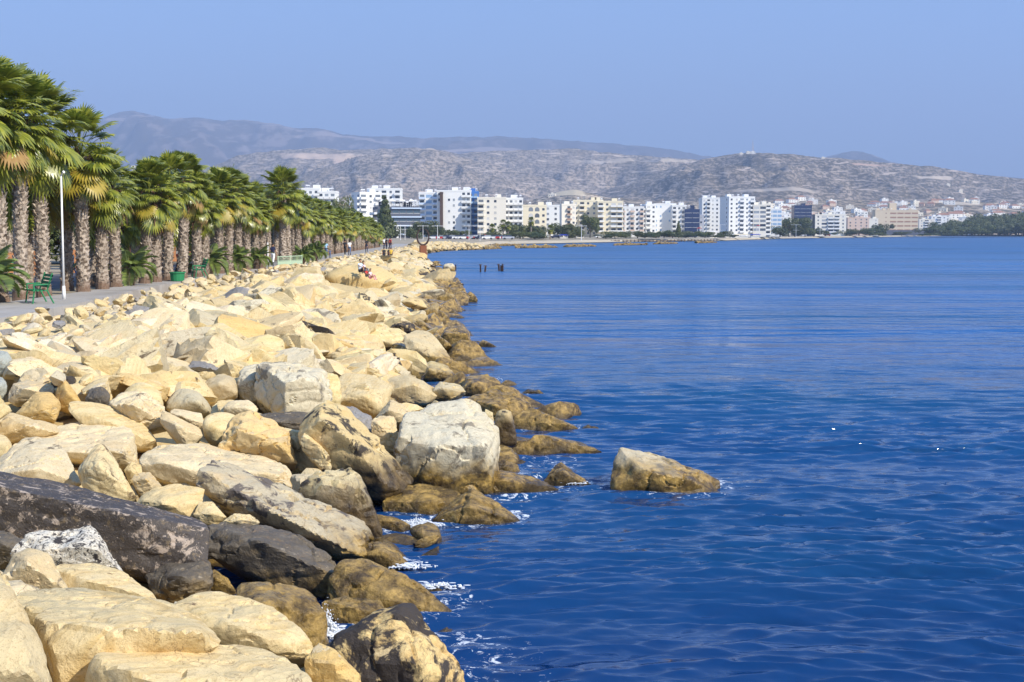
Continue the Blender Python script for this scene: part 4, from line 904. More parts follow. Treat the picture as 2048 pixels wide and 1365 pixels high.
for k, (px, fy, sc, nm) in enumerate(((258, 577, 1.0, 'beside the eighth front palm'), (418, 556, 1.0, 'by the second green bin'), (470, 549, .95, 'left of the walker in white trousers'), (512, 542, .9, 'just left of the walker in white trousers'), (630, 524, .95, 'behind the strolling family'), (-30, 616, 1.1, 'at the left edge'), (205, 566, 1.0, 'far behind the lamp post'), (606, 530, .8, 'beside the green railing'))):
    p = onz(px, fy, 2.06); r_ = empty('date_palm', p, k*1.3); tag(r_, f'young feathery date palm {nm}', 'palm tree', 'young date palms between the fan palms')
    t_ = link_mesh('trunk', DT, r_); t_.scale = (sc, sc, sc)
    c = link_mesh('crown', DC[k % 2], r_, (0, 0, .95*sc)); c.scale = (sc, sc, sc)

# ------------------------------------------------------------ broadleaf trees
M['dark_leaf'] = leaf_mat('dark_foliage', (0.018,0.035,0.012), (0.055,0.080,0.025), 0.12, 0.6)
M['olive_leaf'] = leaf_mat('olive_foliage', (0.04,0.055,0.02), (0.10,0.115,0.04), 0.12, 0.6)
M['bark'] = simple('bark', (0.14,0.10,0.07), 0.9, 0.3, 4, coord='O')
def leaf_cloud(seed, n, size, shape='round'):
    g = np.random.default_rng(seed); nl = 9
    if shape == 'round': cen = np.stack([g.normal(0,.42,nl), g.normal(0,.42,nl), g.uniform(.35,.80,nl)],1); rad_ = g.uniform(.22,.40,nl)
    elif shape == 'cone': z = np.linspace(.12,.97,nl); cen = np.stack([g.normal(0,.03,nl), g.normal(0,.03,nl), z],1); rad_ = .42*(1.05-z)+.03
    elif shape == 'wind': cen = np.stack([g.normal(.1,.35,nl)+np.linspace(-.3,.5,nl), g.normal(0,.3,nl), np.linspace(.85,.5,nl)+g.normal(0,.08,nl)],1); rad_ = g.uniform(.18,.34,nl)
    else: cen = np.stack([g.normal(0,.55,nl), g.normal(0,.4,nl), g.uniform(.25,.6,nl)],1); rad_ = g.uniform(.25,.4,nl)
    w_ = g.integers(0, nl, n); d = g.normal(size=(n,3)); d /= np.linalg.norm(d,axis=1)[:,None]
    rr_ = rad_[w_]*(1-g.random(n)**2.2*.5)
    zs = .30 if shape == 'cone' else .85
    P = cen[w_] + d*np.stack([rr_, rr_, rr_*zs],1)
    a = g.normal(size=(n,3)); a /= np.linalg.norm(a,axis=1)[:,None]; b_ = np.cross(a, d); b_ /= np.linalg.norm(b_,axis=1)[:,None]+1e-9
    s = size*g.uniform(.6,1.3,n)[:,None]
    V = np.stack([P-a*s, P+b_*s*.7, P+a*s, P-b_*s*.7],1).reshape(-1,3); V[:,2] = np.maximum(V[:,2], 0.03)
    return V, np.arange(4*n).reshape(-1,4)
TREES = {}
for shp, cnt in (('round', 4), ('cone', 2), ('wind', 1), ('low', 2)):
    for i in range(cnt):
        V_, F_ = leaf_cloud(i*7+len(shp), 2600 if shp != 'cone' else 2200, .045, shp)
        cm = np_mesh('crown', V_, F_, [M['dark_leaf'] if (i % 2 == 0) else M['olive_leaf']], False)
        mb = MB(); top = .62 if shp != 'cone' else .95
        mb.path([(0,0,-.02),(.02,.01,.3),(.04,-.02,top)], [.045,.032,.012], 7)
        if shp != 'cone':
            for a in (0.3, 2.2, 4.4): mb.path([(.02,.01,.28),(.22*math.cos(a),.2*math.sin(a),.5),(.34*math.cos(a),.3*math.sin(a),.68)], [.022,.014,.006], 6)
        TREES[(shp, i)] = (cm, mb.mesh('trunk', [M['bark']]))
def tree(x, y, z, hgt, wid, shp, i, label, group, cat='tree', name='tree'):
    n = sum(1 for k in TREES if k[0] == shp); cm, tm = TREES[(shp, i % n)]
    r_ = empty(name, (x, y, z), i*1.7); tag(r_, label, cat, group)
    for nm, me in (('crown', cm), ('trunk', tm)):
        o = link_mesh(nm, me, r_); o.scale = (wid, wid, hgt)
    return r_
k = 0
for (x0, x1, yy0, hh) in ((-120, 330, 118, 6.0), (-100, 560, 165, 6.5), (150, 640, 215, 6.5)):
    px = x0
    while px < x1:
        y = yy0*random.uniform(.93, 1.07); p = at(px, 466, y); k += 1; h_ = hh*random.uniform(.75, 1.1)
        tree(p.x, y, 2.0, h_, h_*1.0, 'round', k, f'dark shade tree behind the palm trunks, {ordn(k)} from the near left' if k < 49 else 'dark shade tree behind the palms', 'shade trees of the park')
        px += random.uniform(34, 52) * 118/yy0*1.25
# ------------------------------------------------------------ buildings
def bmat(name, c, rough=.7): M[name] = simple(name, c, rough, .06, .3)
for nm, c in (('white_wall',(.80,.80,.78)),('cream_wall',(.80,.75,.64)),('yellow_wall',(.80,.72,.54)),('grey_wall',(.40,.42,.48)),('brown_wall',(.36,.22,.15)),('dark_brown_wall',(.09,.055,.04)),('pinkish_wall',(.66,.50,.40)),('beige_wall',(.66,.55,.40)),('blue_panel',(.05,.17,.48)),('sky_blue_panel',(.28,.42,.60)),('roof_tile',(.36,.19,.13)),('red_paint',(.45,.03,.03)),('green_paint',(.02,.20,.08)),('white_paint',(.80,.80,.80)),('dark_slate',(.10,.11,.14)),('rust',(.055,.028,.02)),('rust_orange',(.24,.08,.03)),('pale_green_paint',(.40,.52,.36)),('skin',(.42,.24,.15)),('hair_black',(.02,.015,.012)),('navy_cloth',(.015,.02,.06)),('white_cloth',(.80,.80,.80)),('blue_shirt',(.30,.50,.70)),('light_blue',(.55,.66,.82)),('jeans',(.08,.13,.25)),('black_cloth',(.015,.015,.02)),('red_cloth',(.50,.03,.03)),('pink_cloth',(.75,.25,.40)),('pale_pink',(.78,.55,.62)),('yellow_cloth',(.60,.40,.05)),('royal_blue',(.03,.06,.40))):
    bmat(nm, c)
m, t, b = newmat('window_glass'); oi = N(t, 'ShaderNodeObjectInfo')
t.links.new(ramp(t, oi.outputs['Random'], [(0.0,(.03,.04,.06)),(.45,(.05,.06,.08)),(.6,(.16,.18,.20)),(.8,(.30,.33,.36)),(.9,(.55,.53,.48)),(1.0,(.62,.62,.62))]), b.inputs['Base Color']); b.inputs['Roughness'].default_value = .2; M['window_glass'] = m
M['blue_glass'] = simple('blue_glass', (.012,.025,.085), .10, .3, .1, spec=.8)
M['teal_glass'] = simple('teal_glass', (.05,.085,.12), .12, .3, .1, spec=.8)
WIN = {}
def winmesh(w_, h_, mat, arch=False):
    key = (round(w_,2), round(h_,2), mat, arch)
    if key not in WIN:
        mb = MB()
        if arch:
            pts = [(-w_/2,0),(w_/2,0)] + [(w_/2*math.cos(a), h_-w_/2+w_/2*math.sin(a)) for a in np.linspace(0, math.pi, 9)]
            mb.quad([(x,-.06,z) for x, z in pts]); WIN[key] = mb.mesh('window', [M[mat]])
        else:
            mb.box(-w_/2, w_/2, -.05, .02, 0, h_, 0); f = .09
            mb.box(-w_/2-f, w_/2+f, -.09, .01, -.14, -.003, 1); WIN[key] = mb.mesh('window', [M[mat], M['white_wall']])
    return WIN[key]
BALC = {}
def balcmesh(w_, wallm, railm, d=1.5):
    key = (round(w_,1), wallm, railm)
    if key not in BALC:
        mb = MB(); mb.box(-w_/2, w_/2, -d, 0, -.18, 0, 0)                      # slab
        mb.box(-w_/2, w_/2, -d, -d+.10, .003, 1.0, 1); mb.box(-w_/2, -w_/2+.1, -d+.103, -.003, .003, 1.0, 1); mb.box(w_/2-.1, w_/2, -d+.103, -.003, .003, 1.0, 1)
        mb.box(-w_/2+.5, w_/2-.5, -.04, .02, .05, 2.3, 2)                      # dark door behind
        BALC[key] = mb.mesh('balcony', [M[wallm], M[railm], M['window_glass']])
    return BALC[key]
def building(label, px0, px1, ytop, Y, wall='white_wall', rot=0, depth=13, cols='wwbw', side='w.w', fh=3.05, win='window_glass', rail='white_wall', roofbits=(), ground=2.0, group='apartment blocks on the waterfront', cat='apartment block', name='apartment_block', ww=1.3, wh=1.25, skip=0.0, seed=None, wallside=None, parapet=True):
    """cols / side: one letter per bay - w window, b balcony, a arch, s strip, . blank"""
    rs = random.Random(seed if seed is not None else px0)
    span = (px1-px0)/F*Y; a = R(rot); wd = max(1.5, (span - depth*abs(math.sin(a)))/math.cos(a)); H_ = (466-ytop)/F*Y + CAMZ - ground
    c = at((px0+px1)/2, 466, Y)
    root = empty(name, (c.x, Y+depth/2, ground), a); tag(root, label, cat, group)
    mb = MB(); mb.box(-wd/2, wd/2, -depth/2, depth/2, 0, H_, 0)
    if parapet:
        e = .12
        for q in ((-wd/2-e, wd/2+e, -depth/2-e, -depth/2+.2), (-wd/2-e, wd/2+e, depth/2-.2, depth/2+e)): mb.box(q[0], q[1], q[2], q[3], H_-.15, H_+.75, 0)
        for q in ((-wd/2-e, -wd/2+.2), (wd/2-.2, wd/2+e)): mb.box(q[0], q[1], -depth/2+.203, depth/2-.203, H_-.15, H_+.75, 0)
    mb.build('wall', [M[wall]], root)
    nfl = max(1, int((H_-.6)/fh)); bw = wd/len(cols)
    for i, ch in enumerate(cols):
        x = -wd/2 + bw*(i+.5)
        for f in range(nfl):
            z = H_ - (f+1)*fh + .1
            if z < .3: continue
            if ch == 'w':
                if rs.random() < skip: continue
                o = link_mesh('window', winmesh(min(ww, bw*.6), wh, win), root, (x, -depth/2, z+.9))
            elif ch == 'W': link_mesh('window', winmesh(bw*.86, 1.7, win), root, (x, -depth/2, z+.6))
            elif ch == 'b': link_mesh('balcony', balcmesh(bw*.94, wall, rail), root, (x, -depth/2, z))
            elif ch == 'a': link_mesh('window', winmesh(min(3.0, bw*.72), 2.3, win, True), root, (x, -depth/2, z+.4))
    sgn = -1 if rot > 0 else 1
    if side and rot:
        sb = depth/len(side)
        for i, ch in enumerate(side):
            y = -depth/2 + sb*(i+.5)
            for f in range(nfl):
                z = H_ - (f+1)*fh + .1
                if z < .3 or ch == '.': continue
                me = winmesh(min(ww, sb*.6), wh, win) if ch == 'w' else balcmesh(sb*.9, wall, rail)
                link_mesh('window' if ch == 'w' else 'balcony', me, root, (sgn*wd/2, y, z+(.9 if ch == 'w' else 0)), sgn*math.pi/2)
    for k in range(max(1, int(wd/9)) if wd > 5 else 0):       # stair heads, then tanks and solar heaters on the roof
        mb = MB(); x = rs.uniform(-wd/2+2, wd/2-2); mb.box(x-1.6, x+1.6, -1.5, 2.2, H_+.003+.004*k, H_+2.4+.05*k, 0)
        mb.build('stair_head', [M[wall]], root)
    mb = MB()
    if wd < 5: return root, wd, H_
    for k in range(max(2, int(wd/5))):
        x = rs.uniform(-wd/2+1, wd/2-1); y = rs.uniform(-depth/2+1.4, 0); mb.tube((x-.55,y,H_+2.0),(x+.55,y,H_+2.0),.32,n=8); mb.box(x-.6,x+.6,y-.9,y-.1,H_+.9,H_+1.0); mb.tube((x-.5,y,H_),(x-.5,y,H_+1.8),.05,n=4); mb.tube((x+.5,y,H_),(x+.5,y,H_+1.8),.05,n=4)
    for k in range(2):
        x = rs.uniform(-wd/2+1, wd/2-1); mb.tube((x,1,H_),(x,1,H_+3.6),.05,n=4); mb.box(x-.7,x+.7,.97,1.03,H_+3.2,H_+3.28)
    mb.build('rooftop_water_heaters', [M['white_paint']], root)
    return root, wd, H_
B = building
B('small white apartment block just above the palm crowns, left of two', 604, 640, 380, 700, cols='bwb', rot=0)
B('white apartment block above the palm crowns with wide balconies', 636, 672, 386, 700, cols='bbb', rot=0)
B('white house top showing between palm crowns at the far left', 266, 296, 338, 420, cols='wbw')
B('pale house top half hidden behind the palm crowns, beside the gap', 452, 476, 372, 420, cols='wb')
B('apartment block with grey shaded side and balconies, left of the glass office', 700, 762, 388, 760, cols='bwb', side='b.b', rot=28, depth=12)
B('white stepped apartment block behind the glass office', 735, 802, 380, 800, cols='bwbwb')
root, wd, H_ = B('dark glass office building with grey horizontal bands', 738, 840, 414, 640, wall='dark_slate', cols='WWWWWW', side='WWW', rot=12, depth=20, win='teal_glass', name='office_building', cat='office building', group='office buildings on the waterfront', fh=3.6, parapet=False)
mb = MB()
for f in range(5): mb.box(-wd/2+wd*.32, wd/2+.5, -10.9, -9.9, H_-f*3.9-1.0, H_-f*3.9-.45)
mb.build('facade_band', [M['light_blue']], root); mb = MB()
for x in (-.05, .28): mb.box(wd*x-.5, wd*x+.5, -11.6, -10.95, 0, H_-8.2)
mb.build('pier', [M['white_wall']], root)
mb = MB()
for x in np.linspace(-wd/2+2, wd/2-2, 9): mb.tube((x,-6,H_),(x,-6,H_+2.4),.09,n=5); mb.tube((x,2,H_),(x,2,H_+2.4),.09,n=5)
for k in range(4): x = -wd/2+3+k*wd/4.4; mb.quad([(x-2,-7,H_+2.2),(x+2,-7,H_+2.2),(x,-2,H_+3.8)]); mb.box(x-2.2,x+2.2,-7,3,H_+2.4,H_+2.55)
mb.build('roof_pergola', [M['white_paint']], root)
B('white block with open balconies and sky-blue panels', 838, 878, 388, 780, cols='bWb', rail='light_blue', win='sky_blue_panel')
B('tall bright white tower block with few small dark windows', 874, 942, 384, 770, cols='w.ww.bb', side='w', rot=0, skip=.35, ww=1.1)
mb_r = B('narrow recess strip, shadow painted brown, between two white towers', 880, 886, 388, 768, wall='dark_brown_wall', cols='.', depth=6)[0]  # the dark wall colour carries the shade inside the recess
B('deep blue balcony tower beside the white tower', 936, 957, 386, 775, wall='blue_panel', cols='bb', rail='sky_blue_panel')
B('cream apartment block right of the blue tower', 955, 1012, 398, 760, wall='cream_wall', cols='bww.', rail='cream_wall')
B('white block of deep balconies joined to the cream one', 1008, 1046, 399, 770, cols='bbbb')
B('cream building with rows of dark arches', 1043, 1093, 413, 790, wall='yellow_wall', cols='.aaw', fh=3.4)
B('slim white block with grey-blue shaded side', 1088, 1119, 413, 820, cols='ww', side='.', rot=0)
B('cream block with brown recessed balconies, left of the yellow pair', 1112, 1152, 411, 860, wall='cream_wall', cols='.bw', rot=14, side='.w.', depth=14, rail='brown_wall')
B('largest cream-yellow block with stepped roof', 1146, 1206, 403, 880, wall='yellow_wall', cols='wbwwb', rail='cream_wall')
B('yellowish tower with round-topped balcony column', 1195, 1246, 405, 870, wall='yellow_wall', cols='bwbb', rail='white_wall')
B('white block with brown end walls and stacked balconies', 1241, 1288, 416, 920, wall='white_wall', cols='bwbwb', rail='pinkish_wall')
B('white block partly in shade behind its brown-ended neighbour', 1284, 1312, 411, 930, cols='bw', rot=10, side='b', depth=14)
B('brilliant white wide block with faint small windows', 1308, 1352, 410, 940, cols='ww.ww', skip=.3, ww=1.0, win='sky_blue_panel')
B('white block with many small balconies beside the navy glass tower', 1344, 1372, 413, 935, cols='bwb')
B('navy glass office cube', 1369, 1399, 419, 900, wall='blue_glass', cols='WW', win='blue_glass', parapet=False, name='office_building', cat='office building', group='office buildings on the waterfront')
B('low grey block right of the navy glass cube', 1396, 1408, 432, 960, wall='grey_wall', cols='w')
B('tall white tower, left of the highest pair', 1404, 1455, 398, 1050, cols='wbww.w', depth=20)
B('tall white tower, right and nearer of the highest pair', 1446, 1510, 396, 1000, cols='wwbwb', side='w.', rot=12, depth=18)
B('cream office with blue-grey glass front and red poster', 1506, 1532, 412, 1000, wall='cream_wall', cols='WW')
B('slim block with dark recessed balconies by the cream office', 1524, 1542, 410, 1010, wall='cream_wall', cols='b')
B('blue-grey glazed low block at the end of the tower row', 1536, 1563, 420, 1060, wall='white_wall', cols='WWW', win='sky_blue_panel')
B('dark blue office tower with white corner frames, alone on the right', 1588, 1623, 413, 1250, wall='blue_glass', cols='WWW', win='blue_glass', name='office_building', cat='office building', group='office buildings on the waterfront')
B('cream low block with white balconies and glass stair tower', 1630, 1692, 431, 1250, wall='cream_wall', cols='wWbbw', rot=0, rail='white_wall')
B('pinkish brown block with small square windows', 1695, 1738, 437, 1400, wall='pinkish_wall', cols='wwww')
B('small cream block left of the beige hotel', 1728, 1756, 439, 1450, wall='cream_wall', cols='w.w')
root, wd, H_ = B('long beige hotel with dark horizontal bands', 1750, 1836, 422, 1500, wall='beige_wall', cols='.wWWWW', wh=1.2, win='brown_wall', name='hotel', cat='hotel', group='hotels on the waterfront', fh=4.4)
mb = MB(); mb.box(-wd/2+8, wd/2+26, -22, -6.503-.01, 0, 5.5); mb.build('terrace_wing', [M['dark_slate']], root)
mb = MB(); mb.box(-wd/2+16, wd/2-22, -2, 6, H_+.8, H_+8); mb.build('rooftop_storey', [M['beige_wall']], root)
for k, (a, b_, yt, Y_, wl_) in enumerate(((1838,1868,440,1700,'cream_wall'),(1862,1893,434,1750,'white_wall'),(1888,1925,443,1800,'cream_wall'),(1560,1580,436,1300,'white_wall'),(1660,1690,424,1500,'white_wall'),(1714,1735,425,1650,'white_wall'),(1920,1960,446,1900,'white_wall'),(1955,1985,445,2000,'pinkish_wall'),(668,702,412,900,'pinkish_wall'),(1620,1640,430,1500,'pinkish_wall'))):
    B(['low cream block just right of the hotel','white stepped block right of the hotel','cream row building above the shore wood','tiny white block left of the dark blue tower','white block behind the cream low block','white block behind the small brown one','white building above the wood, fourth right of the hotel','pinkish building above the wood near the right edge','low reddish block behind the palm crowns','pinkish block right of the dark blue tower'][k], a, b_, yt, Y_, wall=wl_, cols='wbw', depth=10)

# houses on the foothills
HM = []; HS = []
for i in range(6):
    g = random.Random(i); w_, d_, h_ = g.uniform(10,16), 9, g.choice((4.5,6.5,7)); mb = MB(); mb.box(-w_/2,w_/2,-d_/2,d_/2,-4,h_,0)
    if i % 2 == 0:
        e = .5; A = [(-w_/2-e,-d_/2-e,h_+.01),(w_/2+e,-d_/2-e,h_+.01),(w_/2+e,d_/2+e,h_+.01),(-w_/2-e,d_/2+e,h_+.01)]; r1, r2_ = (-w_/4,0,h_+2.6), (w_/4,0,h_+2.6)
        for q in ((A[0],A[1],r2_,r1),(A[2],A[3],r1,r2_),(A[1],A[2],r2_),(A[3],A[0],r1)): mb.quad(q, 1)
    else: mb.box(-w_/2-.2,w_/2+.2,-d_/2-.2,d_/2+.2,h_+.003,h_+.7,0); mb.box(-1.5,1.5,-1,2,h_+.703,h_+2.6,0)
    for f in range(int(h_//3)):
        for q in range(3): x = -w_/2+w_*(q+.5)/3; mb.box(x-.7,x+.7,-d_/2-.05,-d_/2+.01,f*3+.9,f*3+2.2,2)
    HM.append(mb.mesh('house', [M[('white_wall','cream_wall','white_wall','cream_wall','pinkish_wall','white_wall')[i]], M['roof_tile'], M['window_glass']]))
spots = []
g = random.Random(77)
for k in range(250):
    px = g.choice((g.uniform(1500,2070), g.uniform(1540,1800), g.uniform(660,1150), g.uniform(1780,2060))); spots.append((px, g.uniform(0.05,.98)))
KIND = ['white house, red hipped roof,', 'cream flat-roofed house', 'white house, tiled roof,', 'cream box-shaped house', 'pinkish house, red roof,', 'white cubic house']
WHERE = [(700,'behind the apartment row left of the blue tower'),(1000,'behind the blue balcony tower'),(1200,'above the arched cream building'),(1500,'above the white towers'),(1600,'on the slope above the dark blue office'),(1700,'on the slope above the cream low block'),(1800,'on the slope above the beige hotel'),(1900,'on the slope right of the hotel'),(1990,'above the shore wood'),(2100,'on the slope at the right edge')]
for k, (px, v) in enumerate(spots):
    p = hillD(px, v**1.2); i = g.randrange(6)
    if p.y < 1500: continue
    o = link_mesh('hillside_house', HM[i], loc=p, rz=g.uniform(-.5,.5)); s = g.uniform(.8,1.25); o.scale = (s*1.1,s,s)
    qx, qy = proj(*p); wh_ = [w_ for a, w_ in WHERE if qx <= a+60] or [WHERE[-1][1]]
    lev = 'low' if v < .35 else 'halfway up' if v < .7 else 'high'
    HS.append((f'{KIND[i]} {lev} {wh_[0]}', qx, o))
HS.sort(key=lambda q: q[1])
for lb in sorted(set(q[0] for q in HS)):
    same = [q for q in HS if q[0] == lb]
    for n_, q in enumerate(same): tag(q[2], lb if len(same) == 1 else f'{ordn(n_+1)} {lb.replace("halfway up on", "midway on").replace("red hipped roof", "red roof")}', 'house', 'houses scattered over the foothills')
for k, (px, v) in enumerate(((1478,.97),(1492,.985),(1500,.975),(1890,.86),(1915,.80),(1948,.84),(1640,.93))):
    p = hillB(px, v); o = link_mesh('hilltop_house', HM[(1,3,5)[k%3]], loc=p); o.scale = (1.0,1.0,.9)
    tag(o, ['white hut left of the hilltop mast','white hut right of the hilltop mast','low shed at the foot of the hilltop mast','pale villa high on the right hillside','cream villa just below the high right one','small building at the right end of the ridge','small roof on the ridge, right of the mast'][k], 'house', 'buildings on the ridge')
p = hillB(1500, .99); mb = MB()
for sx, sy in ((-1,-1),(1,-1),(1,1),(-1,1)): mb.tube((sx*3,sy*3,0),(sx*.4,sy*.4,34),.2,.15,5)
for z in range(0, 34, 4):
    s0 = 3-2.6*z/34; s1 = 3-2.6*(z+4)/34
    for (a, b_) in (((-s0,-s0,z),(s1,-s1,z+4)),((s0,-s0,z),(-s1,-s1,z+4)),((s0,-s0,z),(s1,s1,z+4)),((s0,s0,z),(s1,-s1,z+4))): mb.tube(a, b_, .10, n=4)
mb.tube((0,0,33),(0,0,44),.2,n=5)
o = mb.build('radio_mast', [M['pinkish_wall']], loc=p); tag(o, 'thin red and white radio mast on top of the right hill', 'mast')

# trees of the waterfront: column, foot row is hidden, height in rows above horizon line
g = random.Random(5)
def shore_tree(px, ytop, Y, wpx, shp, lab, i, nm='shade_tree'):
    hgt = (466-ytop)/F*Y + CAMZ - 1.9; p = at(px, 466, Y)
    tree(p.x, Y, 1.9, hgt, wpx/F*Y*(.62 if shp != 'cone' else 1.1), shp, i, lab, 'trees along the waterfront', name=nm)
shore_tree(771, 393, 600, 52, 'cone', 'tall tiered Norfolk pine in front of the glass office', 0, 'norfolk_pine')
shore_tree(1180, 431, 760, 40, 'wind', 'tall wind-bent dark tree standing alone before the yellow block', 0, 'windswept_tree')
shore_tree(1357, 443, 800, 18, 'cone', 'dark pointed conifer before the brilliant white block', 1, 'conifer')
shore_tree(680, 398, 560, 40, 'round', 'dark round tree between the palm crowns and grey-sided block', 1)
shore_tree(650, 410, 500, 40, 'round', 'dark tree rising behind the palm crowns', 2)
lst = [(830,446,600,30),(845,440,610,34),(862,444,610,30),(880,452,620,26),(905,455,620,30),(925,458,620,22),(975,456,640,22),(1030,447,660,30),(1046,444,665,34),(1062,446,660,34),(1078,448,670,28),(1040,460,640,40),(1070,459,640,40),(1125,444,700,30),(1138,446,700,34),(1150,450,700,24),(1212,465,720,26),(1230,460,730,30),(1252,457,740,30),(1275,459,745,26),(1290,462,750,30),(1312,459,760,28),(1328,457,765,28),(1345,461,770,28),(1372,461,780,26),(1390,459,790,28),(1410,460,800,28),(1430,465,810,24),(1448,458,830,20),(1460,466,820,20),(1560,445,1050,32),(1578,434,1080,34),(1590,430,1100,32),(1610,445,1100,30),(1628,452,1120,26),(1650,458,1120,24),(1700,452,1250,26),(1718,455,1250,26),(1740,452,1280,28),(1758,460,1300,26),(1765,443,1350,24),(1803,460,1300,20),(1845,462,1330,26),(1860,452,1400,30),(1878,448,1420,34)]
pos_names = ['left of the glass office','by the foot of the glass office','before the white tower','before the cream arches','before the slim white block','before the yellow block','before the brown-ended block','before the brilliant white block','before the navy glass cube','before the two tallest towers','left of the dark blue office','before the cream low block','left of the beige hotel','right of the beige hotel']
pos_x = [745,860,950,1090,1110,1245,1290,1365,1400,1510,1600,1690,1790,1900]
seen = {}
for k, (px, yt, Y, wpx) in enumerate(lst):
    nm = pos_names[next(i for i, q in enumerate(pos_x) if px <= q)]; seen[nm] = seen.get(nm, 0)+1
    shore_tree(px, yt+4, Y, wpx*1.5, 'round' if k % 3 else 'low', f'dark round waterfront tree, {ordn(seen[nm])} of those {nm}', k)
px = 1885; k = 0
while px < 2180:
    for row in range(3):
        k += 1; yt = np.interp(px, [1885,1920,1960,2050,2200], [450,442,434,428,424]) + row*8 + g.uniform(-3,4); Y = 1560-row*60+(px-1885)*1.2
        p = at(px+g.uniform(-6,6), 466, Y); hgt = (466-yt)/F*Y+CAMZ-1.9
        tree(p.x, Y, 1.9, hgt, 16/F*Y*2.0, 'round', k, f'dark wood tree right of the hotel, {ordn(k//3+1)} clump, {("upper","middle","lower")[row]} row', 'dark wood on the right shore')
    px += 11
# far fan palms before the cream block and the arches
for k, (px, yt) in enumerate(((1007,437),(1062,432),(985,446),(1016,441),(1100,448))):
    Y = 650; p = at(px, 466, Y); fan_palm(p.x, Y, (466-yt)/F*Y+CAMZ, 0, ['lone far palm before the cream block, tallest','far palm before the dark arches','short far palm by the blue tower','far palm just right of the tallest lone one','far palm by the slim white block'][k], 1.1, k, 1.9)

# ------------------------------------------------------------ street lamps with cross arms
def lamp_mesh(h, arms, w_=1.9):
    mb = MB(); mb.tube((0,0,0),(0,0,h),.11,.07,6); mb2 = MB()
    for z, s in arms: mb2.box(-w_*s,w_*s,-.08,.08,z-.05,z+.05); mb2.box(-w_*s-.5,-w_*s,-.15,.15,z-.11,z+.06); mb2.box(w_*s,w_*s+.5,-.15,.15,z-.11,z+.06)
    return mb.mesh('pole', [M['white_paint']]), mb2.mesh('lamp_arm', [M['white_paint']])
LP = [lamp_mesh(8.6, ((8.3,1.5),(4.6,.8))), lamp_mesh(5.6, ((5.3,.8),))]
lamps = [(782,470,458,0),(798,470,458,1),(801,472,451,1),(823,478,457,0),(845,470,457,0),(810,474,470,1),(846,476,472,1),(875,478,471,1),(884,470,458,0),(901,474,460,0),(938,474,466,1),(940,474,456,0),(960,478,470,1),(984,474,455,0),(1100,476,456,0),(1117,478,465,1),(1163,476,466,1),(1273,470,454,0),(1290,470,454,0),(1308,470,454,0),(1374,470,455,0),(1391,470,455,0),(1407,470,455,0),(1426,470,455,0),(1441,470,455,0),(1592,468,455,0),(1640,468,457,0)]
for k, (px, _, yt, kind) in enumerate(lamps):
    h = (8.4, 5.4)[kind]; Y = max(480, min(980, (h+1.9-CAMZ)*F/max(3.0, 466-yt))) if yt < 466 else 520
    p = at(px, 466, Y); r_ = empty('street_lamp', (p.x, Y, 1.9)); tag(r_, f'white {"double" if kind == 0 else "short"} cross-armed street lamp, {ordn(k+1)} counting from the palm row', 'street lamp', 'white cross-armed lamps along the shore road')
    for nm, me in zip(('pole', 'lamp_arm'), LP[kind]): link_mesh(nm, me, r_)
# cars and stalls, specks along the road
def car_mesh(col):
    mb = MB(); mb.box(-2.1,2.1,-.85,.85,.35,.95,0); k = len(mb.v)
    mb.v += [(-1.4,-.8,.953),(1.5,-.8,.953),(1.5,.8,.953),(-1.4,.8,.953),(-.9,-.68,1.48),(.9,-.68,1.48),(.9,.68,1.48),(-.9,.68,1.48)]
    for q, mm in (((4,5,6,7),0),((0,1,5,4),1),((1,2,6,5),1),((2,3,7,6),1),((3,0,4,7),1)): mb.f.append(tuple(k+i for i in q)); mb.m.append(mm)
    for x in (-1.3,1.3):
        for y in (-.86,.66): mb.tube((x,y,.33),(x,y+.2,.33),.33,n=10,m=2)
    return mb.mesh('car', [M[col], M['window_glass'], M['black_cloth']])
CM = [(car_mesh(c), n) for c, n in (('white_paint','white'),('red_paint','red'),('grey_wall','grey'),('navy_cloth','dark'),('white_paint','white'))]
for k, px in enumerate((868,884,893,905,916,928,941,952,962,975,990,1003,1016,1112,1200,1216,1345,1410,1470,1485,1606,1655)):
    Y = 585 if px < 1030 else np.interp(px, [1030,1200,1470,1660], [650,740,930,1250]); p = at(px, 466, float(Y))
    me, n = CM[k % 5]; o = link_mesh('parked_car', me, loc=(p.x, float(Y), 1.95), rz=g.uniform(-.2,.2)); o.scale = (1.2,1.2,1.25)
    tag(o, f'{n} car parked by the shore road, {ordn(k+1)} counting from the ring sculpture', 'car', 'cars parked along the shore road')
def canopy(px0, px1, yb, yt, Y, matn, lab):
    p0, p1 = at(px0, 466, Y), at(px1, 466, Y); zt = (466-yt)/F*Y+CAMZ; w_ = p1.x-p0.x; r_ = empty('kiosk', ((p0.x+p1.x)/2, Y, 1.6)); tag(r_, lab, 'kiosk', 'kiosks and shelters by the beach')
    H2 = max(2.2, zt-1.6); mb = MB()
    for x in (-w_/2+.2, w_/2-.2):
        for y in (-1.5, 1.5): mb.tube((x,y,0),(x,y,H2-.4),.09,n=6)
    mb.build('post', [M['white_paint']], r_); mb = MB()
    k = len(mb.v); mb.box(-w_/2-.3,w_/2+.3,-2,2,H2-.4,H2-.15); mb.box(-w_/2+.6,w_/2-.6,-1.3,1.3,H2-.147,H2+.15); mb.build('awning', [M[matn]], r_)
    mb = MB(); mb.box(-w_/2+.5,w_/2-.5,-1.2,1.4,0,1.1); mb.build('counter', [M['cream_wall']], r_)
